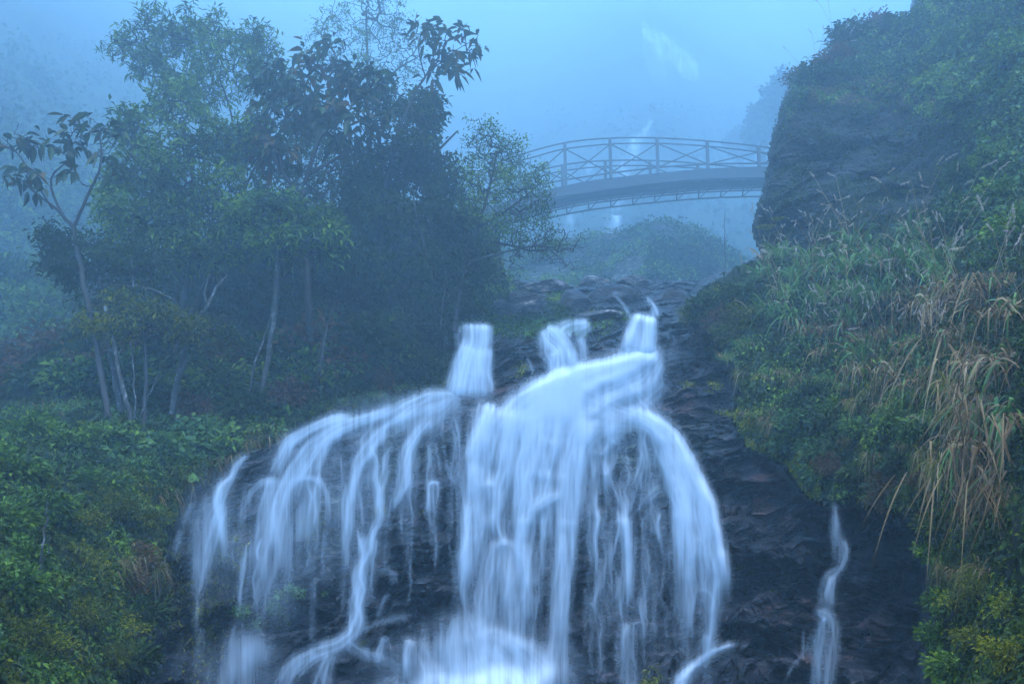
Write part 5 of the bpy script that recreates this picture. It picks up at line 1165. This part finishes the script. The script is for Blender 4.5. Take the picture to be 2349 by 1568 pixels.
exec_rows = [
 ('shrub', 'green shrub on the crest of the left bank', 'shrub', [(60,1010),(150,1030),(240,1020),(40,1100)], .9),
 ('shrubdark', 'dark bush at the feet of the trees', 'bush', [(330,930),(440,960),(560,960),(660,930),(760,900),(860,880),(960,860)], 1.2),
 ('tussock', 'tall green tussock on the crest at the far left', 'grass', [(30,960),(120,945),(200,930),(280,940)], 1.3),
 ('shrubdark', 'dark misty bush behind the crest at the far left', 'bush', [(20,900),(100,890),(180,880),(250,900)], 1.4),
 ('shrub', 'green bush halfway down the left bank', 'bush', [(110,1180),(230,1130),(330,1110),(420,1080)], .8),
 ('shruby', 'yellow-green bush on the lower left bank', 'bush', [(190,1210),(250,1180),(310,1170),(350,1210)], .62),
 ('shruby', 'olive bush near the bottom left corner', 'bush', [(40,1470),(120,1500),(190,1430),(250,1520),(290,1460)], .5),
 ('shrub', 'leafy bush at the left edge of the photo low on the bank', 'bush', [(20,1220),(60,1290),(30,1370)], .6),
 ('shrubdark', 'dark bush overhanging the left edge of the wet rock', 'bush', [(300,1350),(320,1290),(330,1430),(300,1540)], .6),
 ('shrubdark', 'tall shadowy bush under the crowns of the tree clump', 'bush', [(120,850),(220,840),(320,850),(420,860),(520,860),(620,850),(720,840),(830,830)], 2.3),
 ('shrub', 'leafy understorey bush between the stems of the clump', 'bush', [(180,900),(280,890),(400,900),(500,900),(600,880),(700,880),(800,860),(910,850)], 1.5),
 ('shrubround', 'round-leaved plant spreading below the tree stems', 'plant', [(370,1040),(420,1010),(480,1000),(560,990)], .9),
 ('tussock', 'tall green tussock of arching grass beneath the central trees', 'grass', [(450,980),(500,960),(540,950),(590,985)], 1.5),
 ('hang', 'brownish grass tussock hanging over the left rim of the rock', 'grass', [(370,1130),(420,1100),(470,1060),(520,1040),(570,1015),(620,995)], .95),
 ('hang', 'brown drooping tussock beside the dark rock low on the left', 'grass', [(270,1290),(310,1270),(345,1300)], .85),
 ('tussock', 'short grass tussock on the bank above the left arm of the falls', 'grass', [(680,960),(740,935),(800,925),(860,905),(920,890)], .9),
 ('fern', 'bright yellow-green fern under the leaning pale stem', 'fern', [(205,980),(235,1000)], 1.0),
 ('ferndark', 'large green fern at the foot of the tree clump', 'fern', [(460,890),(520,880),(620,900)], 1.1),
 ('ferndark', 'big-fronded fern near the left edge of the photo', 'fern', [(10,1180),(40,1160)], .7),
 ('strap', 'strap-leaved plant hanging on bare rock right of the S-shaped stream', 'plant', [(966,1170,1.5)], 1.0),
 ('strap', 'strap-leaved plant in the spray beside the S-shaped stream', 'plant', [(872,1160,1.1),(885,1118,1.0)], 1.0),
 ('strap', 'strap-leaved plant on the dark dome left of centre', 'plant', [(700,1190,1.1),(728,1195,1)], .9),
 ('strap', 'small strap-leaved plant on the rock right of the main fall', 'plant', [(1700,1295,1.0),(1720,1305,1.0),(1775,1352,.8)], .9),
 ('strap', 'strap-leaved plant on the dark wet rock low on the left', 'plant', [(440,1330),(465,1390),(480,1290),(545,1300),(550,1230)], .85),
 ('strap', 'green plant at the bottom edge between the white streams', 'plant', [(1495,1530,1.3),(1515,1550,1.2),(1490,1558,1)], 1.0),
 ('shrubround', 'round-leaved plant clinging to the rock low on the left', 'plant', [(545,1410,.8),(575,1440,.7),(625,1400,1),(665,1370,.9),(645,1430,.8),(740,1360,.6)], .5),
 ('shruby', 'small tuft of moss-like leaves between the lower boulders', 'plant', [(845,1490,.7)], .4),
 # right bank
 ('shrubdark', 'dark bush on the rounded shoulder left of the crag foot', 'bush', [(1625,720),(1660,750),(1620,780),(1690,700)], .9),
 ('shruby', 'olive bush on the rounded shoulder above the rock slope', 'bush', [(1600,740),(1640,690),(1680,780),(1720,740)], .9),
 ('tussock', 'grassy tussock on the brow above the rock slope', 'grass', [(1640,800),(1680,820),(1720,790),(1700,660),(1750,640)], .9),
 ('hang', 'light green tussock hanging at the rock edge right of the falls', 'grass', [(1715,850),(1755,860),(1730,945),(1780,960)], .8),
 ('hang', 'pale streaked tussock drooping beneath the reeds', 'grass', [(1800,850),(1830,870),(1790,940),(1970,920),(2010,900)], .75),
 ('reed', 'green reed clump in the misty belt at the crag foot', 'reeds', [(1760,640),(1810,680),(1850,640),(1890,690),(1770,720),(1830,740)], 1.0),
 ('reed', 'tall green reed clump below the crag', 'reeds', [(1940,620),(1990,600),(2040,610),(2090,590),(2140,610),(1960,680),(2020,690)], .95),
 ('reed', 'green reed clump with pale seed heads against the dark crag', 'reeds', [(1790,590),(1880,600),(1960,570),(2110,540)], 1.0),
 ('dryreed', 'brownish reed clump in the middle of the right bank', 'reeds', [(1870,760),(1930,760),(1990,780),(2050,770),(1900,810),(2100,800)], .72),
 ('dryreed', 'dry reed clump with bleached seed heads high on the right', 'reeds', [(2090,680),(2140,700),(2190,660),(2240,700),(2290,660),(2330,720)], .72),
 ('cane', 'clump of long dead brown leaves hanging at the right edge', 'dead leaves', [(2270,780),(2320,820),(2250,880),(2300,900),(2340,940),(2250,830)], .52),
 ('cane', 'curtain of bleached dead leaves low on the right edge', 'dead leaves', [(2270,1020),(2300,1060),(2330,1100),(2270,990),(2265,1100)], .5),
 ('broadgrass', 'broad-bladed blue-green reed clump among the dead leaves', 'reeds', [(2260,960),(2320,950),(2230,1000)], .55),
 ('hang', 'small bleached tuft left of the hanging dead leaves', 'grass', [(2100,820),(2150,850),(2130,1040),(2170,1060)], .7),
 ('shrub', 'green bush in the middle of the right bank', 'bush', [(1900,950),(1970,1000),(1850,1010),(2050,960),(2110,1010)], .55),
 ('shrubdark', 'dark bush over the top of the thin rivulet', 'bush', [(1900,1080),(1970,1100),(2040,1120),(2110,1160)], .5),
 ('shrubround', 'round-leaved plant on the bank above the rivulet', 'plant', [(1830,980),(1870,1040),(1860,1100),(1800,1030)], .6),
 ('broadgrass', 'blue-green strap-leaved clump in the upper middle of the right bank', 'reeds', [(2110,790),(2130,830)], .5),
 ('hang', 'brown and green tussock hanging over the leafy middle of the right bank', 'grass', [(1950,1010),(2010,1040),(2080,1020)], .6),
 ('hang', 'yellow-green tussock in the middle of the right bank', 'grass', [(2030,880),(2050,930)], .75),
 ('hang', 'bright tussock low on the right below the dead leaves', 'grass', [(2170,1300),(2220,1310),(2260,1300)], .5),
 ('shruby', 'yellow-leaved bush in the bottom right corner', 'bush', [(2200,1400),(2260,1360),(2310,1420),(2240,1480),(2320,1520)], .36),
 ('shrub', 'green bush hanging over the bare rock bottom right', 'bush', [(2150,1280),(2170,1400),(2150,1480),(2190,1550)], .4),
 ('reed', 'green reed clump between the brown reeds of the right bank', 'reeds', [(1850,800),(1960,740),(2070,660),(2160,640),(2000,820)], .8),
 ('hang', 'dry straw tussock lying over the reeds near the right edge', 'grass', [(2180,780),(2220,760),(2190,880),(2220,940)], .8),
 ('cane', 'tangle of dry brown blades high at the right edge', 'dead leaves', [(2180,700),(2250,640),(2320,620),(2210,760)], .5),
 ('dryreed', 'brown reed clump low in the middle of the right bank', 'reeds', [(1980,850),(2060,850),(2120,880)], .7),
 ('shrubdark', 'reddish bush on the lower right bank', 'bush', [(2060,1080),(2120,1120),(2020,1160),(2160,1220)], .42),
 ('tussock', 'low green tussock in the hollow right of centre of the bank', 'grass', [(1900,870),(1950,890),(2110,900),(2140,960)], .7),
 ('ferndark', 'drooping green fern at the crag foot', 'fern', [(2080,450),(2130,500),(2190,470)], .9),
 ('shrub', 'green bush on the slope right of the crag', 'bush', [(2220,420),(2280,380),(2300,460),(2200,520),(2320,540)], .9),
 ('shrubdark', 'misty bush on the skyline above the crag', 'bush', [(1830,190),(1870,190),(1920,150),(1950,90),(2010,70),(2060,70)], 1.3),
 ('shrub', 'misty bush on the upper right slope', 'bush', [(2110,60),(2180,120),(2250,80),(2320,150),(2150,200),(2240,250)], 1.3),
 ('reed', 'tall thin grass clump standing on the skyline of the crag', 'grass', [(1905,150),(1925,110),(1880,185)], 1.2),
 ('fern', 'bright fern-like plant at the left foot of the crag', 'plant', [(1790,510),(1760,530)], 1.1),
]
for row in exec_rows:
    kind, label, cat, pts, size = row
    plant(kind, label, cat, pts, size)

# ------------------------------------------------------------------ footbridge
m_steel = plain_mat('painted steel', (0.025, 0.028, 0.032), .5, .0)
m_grate = plain_mat('floor grating', (0.06, 0.065, 0.07), .7)
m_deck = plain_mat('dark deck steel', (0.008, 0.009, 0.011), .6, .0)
BY = 54.0; BS = BY / 50.0
def bz(zx, zy, dy=0.0, dz=0.0):
    p = P(1127.5 + zx * .3, 263 + zy * .3, BY); return p + np.array([0, dy, dz]) * BS
def crv(pts, n=24):
    p = np.array([bz(*q_) for q_ in pts]); return smooth_path(p, n)
br = empty('footbridge', bz(1200, 470)); tag(br, 'arched steel footbridge with cross-braced railings spanning the gully in the mist', 'bridge')
TOP = [(-160,480),(40,375),(240,300),(560,215),(900,180),(1260,178),(1630,200),(2030,240),(2330,285)]
MID = [(-160,505),(40,405),(340,320),(560,262),(910,225),(1260,220),(1640,240),(2040,285),(2330,325)]
LOW = [(-160,680),(40,610),(200,570),(400,530),(570,497),(905,448),(1265,405),(1650,378),(2050,372),(2330,372)]
FT = [(-160,745),(40,685),(380,585),(700,515),(1000,474),(1500,425),(1800,405),(2100,396),(2330,394)]
FB = [(-160,820),(40,757),(420,650),(700,600),(1000,555),(1500,500),(1800,484),(2080,478),(2330,476)]
GB = [(-160,870),(40,815),(450,705),(1000,632),(1350,590),(1700,570),(2050,560),(2330,556)]
GT = [(-160,800),(40,745),(450,640),(1000,575),(1350,530),(1700,515),(2050,505),(2330,502)]
def on(c, x):  # height on a drawn curve at photo abscissa
    c = np.array(c, float); return np.interp(x, c[:, 0], c[:, 1])
def rail(name, pts, rad, dy=0.0, par=br, mat=m_steel, dz=0.0):
    c = crv(pts) + np.array([0, dy, dz]) * BS; v, f = tube_path(c, np.full(len(c), rad * BS), 8); return mesh_obj(name, v, f, mat, parent=par)
def bar(name, a, b, rad, par, mat=m_steel):
    v, f = tube_segs(np.array([a]), np.array([b]), np.array([rad * BS]), np.array([rad * BS]), 6)
    if par is br: off = None
    o = mesh_obj(name, v, f, mat, parent=par)
    return o
def box_bar(name, a, b, w, par, mat=m_steel):
    a, b = np.array(a), np.array(b); w = w * BS; x = np.array([w / 2, 0, 0]); y = np.array([0, w / 2, 0])
    v = np.array([a - x - y, a + x - y, a + x + y, a - x + y, b - x - y, b + x - y, b + x + y, b - x + y])
    return mesh_obj(name, v, [np.array([(0,3,2,1),(4,5,6,7),(0,1,5,4),(1,2,6,5),(2,3,7,6),(3,0,4,7)])], mat, parent=par, smooth=False)
posts = [-100, 215, 560, 905, 1265, 1648, 2040, 2300]
for side, dy in (('near', 0.0), ('far', 3.0)):
    rail('top_rail', TOP, .055, dy); rail('middle_rail', MID, .05, dy); rail('lower_rail', LOW, .055, dy)
    xs = posts
    for k, x in enumerate(xs):
        a = bz(x + 8, on(FT, x) + 6, dy); b = bz(x, on(TOP, x), dy); box_bar('post', a, b, .19, br)
        if k < len(xs) - 1:
            x2 = xs[k + 1]
            bar('diagonal_brace', bz(x, on(MID, x), dy - .03), bz(x2, on(LOW, x2), dy - .03), .042, br); bar('diagonal_brace', bz(x, on(LOW, x), dy + .03), bz(x2, on(MID, x2), dy + .03), .042, br)
def plate(name, tpts, bpts, dy, th, mat=m_deck):
    a = crv(tpts, 30); b = crv(bpts, 30); b[:, 0] = a[:, 0]; o_ = np.array([0, dy, 0]) * BS; t_ = np.array([0, th, 0]) * BS; n = len(a)
    v = np.concatenate([a + o_, b + o_, a + o_ + t_, b + o_ + t_]); i = np.arange(n - 1)
    f = np.concatenate([np.stack(q_, 1) for q_ in [(i, i + n, i + n + 1, i + 1), (i + 2*n, i + 2*n + 1, i + 3*n + 1, i + 3*n), (i, i + 1, i + 1 + 2*n, i + 2*n), (i + n, i + 3*n, i + 3*n + 1, i + n + 1)]])
    return mesh_obj(name, v, [f], mat, parent=br, smooth=False)
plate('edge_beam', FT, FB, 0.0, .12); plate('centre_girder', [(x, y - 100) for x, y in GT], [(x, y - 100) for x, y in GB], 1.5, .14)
plate('deck', [(x, y + 10) for x, y in FT], [(x, y + 16) for x, y in FT], .13, 2.75, m_grate)
LC = [(x, on(FB, x) + 30 - 25) for x, _ in FT]
rail('lower_chord', [(x, y - 175 + 195) for x, y in FT], .06, 3.0, dz=0); rail('lower_chord', [(x, y + 12 + 0) for x, y in FT], .06, 3.0, dz=-.55)
for x in np.arange(-120, 2300, 175):
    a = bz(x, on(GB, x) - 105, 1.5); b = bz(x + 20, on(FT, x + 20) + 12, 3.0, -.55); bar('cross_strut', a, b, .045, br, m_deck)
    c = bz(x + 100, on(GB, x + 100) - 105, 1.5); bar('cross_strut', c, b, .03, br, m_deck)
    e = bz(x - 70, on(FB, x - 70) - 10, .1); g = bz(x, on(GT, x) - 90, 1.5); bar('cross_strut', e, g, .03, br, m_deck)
hr = empty('handrail', bz(2060, 240, 3.6)); tag(hr, 'short tubular path railing behind the right end of the footbridge', 'railing')
c = np.array([bz(x, y, 3.6) for x, y in [(1985,228),(2000,215),(2030,211),(2140,214),(2350,222)]]); v, f = tube_path(smooth_path(c, 20), np.full(20, .045 * BS), 8); mesh_obj('top_rail', v, f, m_steel, parent=hr)
for x in (2030, 2200): 
    box_bar('post', bz(x, 330, 3.6), bz(x, 213, 3.6), .09, hr)

# ------------------------------------------------------------------ air, sky, light, camera
bm_v = np.array([(x, y, z) for x in (-330, 330) for y in (-34, 400) for z in (-5.5, 300)], float)
bf = np.array([(0,1,3,2),(4,6,7,5),(0,4,5,1),(2,3,7,6),(0,2,6,4),(1,5,7,3)])
mh, nt = new_mat('mist')
pv = N(nt, 'ShaderNodeVolumePrincipled')
pv.inputs['Color'].default_value = (*HAZE_COL, 1); pv.inputs['Density'].default_value = HAZE_D; pv.inputs['Anisotropy'].default_value = 0.5
out(nt, None, pv.outputs[0])
o = mesh_obj('haze', bm_v, bf, mh, smooth=False); tag(o, 'blue mist filling the whole valley', 'mist', kind='stuff')

world = bpy.data.worlds.new('World'); scene.world = world; world.use_nodes = True
wt = world.node_tree; wt.nodes.clear()
sky = wt.nodes.new('ShaderNodeTexSky'); sky.sky_type = 'NISHITA'; sky.sun_disc = False
sky.sun_elevation = R(SUN_EL); sky.sun_rotation = R(SUN_AZ); sky.air_density = 1.4; sky.dust_density = 1.5; sky.ozone_density = 3.0
tintn = wt.nodes.new('ShaderNodeMixRGB'); tintn.blend_type = 'MULTIPLY'; tintn.inputs[0].default_value = 1.0; tintn.inputs[2].default_value = (*SKY_TINT, 1)
bg = wt.nodes.new('ShaderNodeBackground'); bg.inputs[1].default_value = SKY_S
wo = wt.nodes.new('ShaderNodeOutputWorld')
wt.links.new(sky.outputs[0], tintn.inputs[1]); wt.links.new(tintn.outputs[0], bg.inputs[0]); wt.links.new(bg.outputs[0], wo.inputs[0])

sd = bpy.data.lights.new('sun', 'SUN'); sd.energy = SUN_S; sd.angle = R(SUN_ANG); sd.color = SUN_COL
so = bpy.data.objects.new('sun', sd); root_col.objects.link(so)
el, az = R(SUN_EL), R(SUN_AZ)
from mathutils import Vector
dirv = Vector((math.sin(az) * math.cos(el), math.cos(az) * math.cos(el), math.sin(el)))
so.rotation_euler = dirv.to_track_quat('Z', 'Y').to_euler(); so.location = (0, 0, 100)

cam = bpy.data.cameras.new('camera'); cam.lens = LENS; cam.sensor_width = 36; cam.clip_end = 2000; cam.clip_start = 0.1
co = bpy.data.objects.new('camera', cam); root_col.objects.link(co); co.rotation_euler = (R(90 + PITCH), 0, 0)
scene.camera = co
scene.view_settings.view_transform = 'Standard'; scene.view_settings.look = 'None'; scene.view_settings.gamma = 1; scene.view_settings.exposure = EXPO
c = scene.cycles
c.volume_bounces = 2; c.transparent_max_bounces = 16; c.max_bounces = 6; c.diffuse_bounces = 2; c.glossy_bounces = 2; c.transmission_bounces = 2
c.use_denoising = True
c.volume_step_rate = 1.0
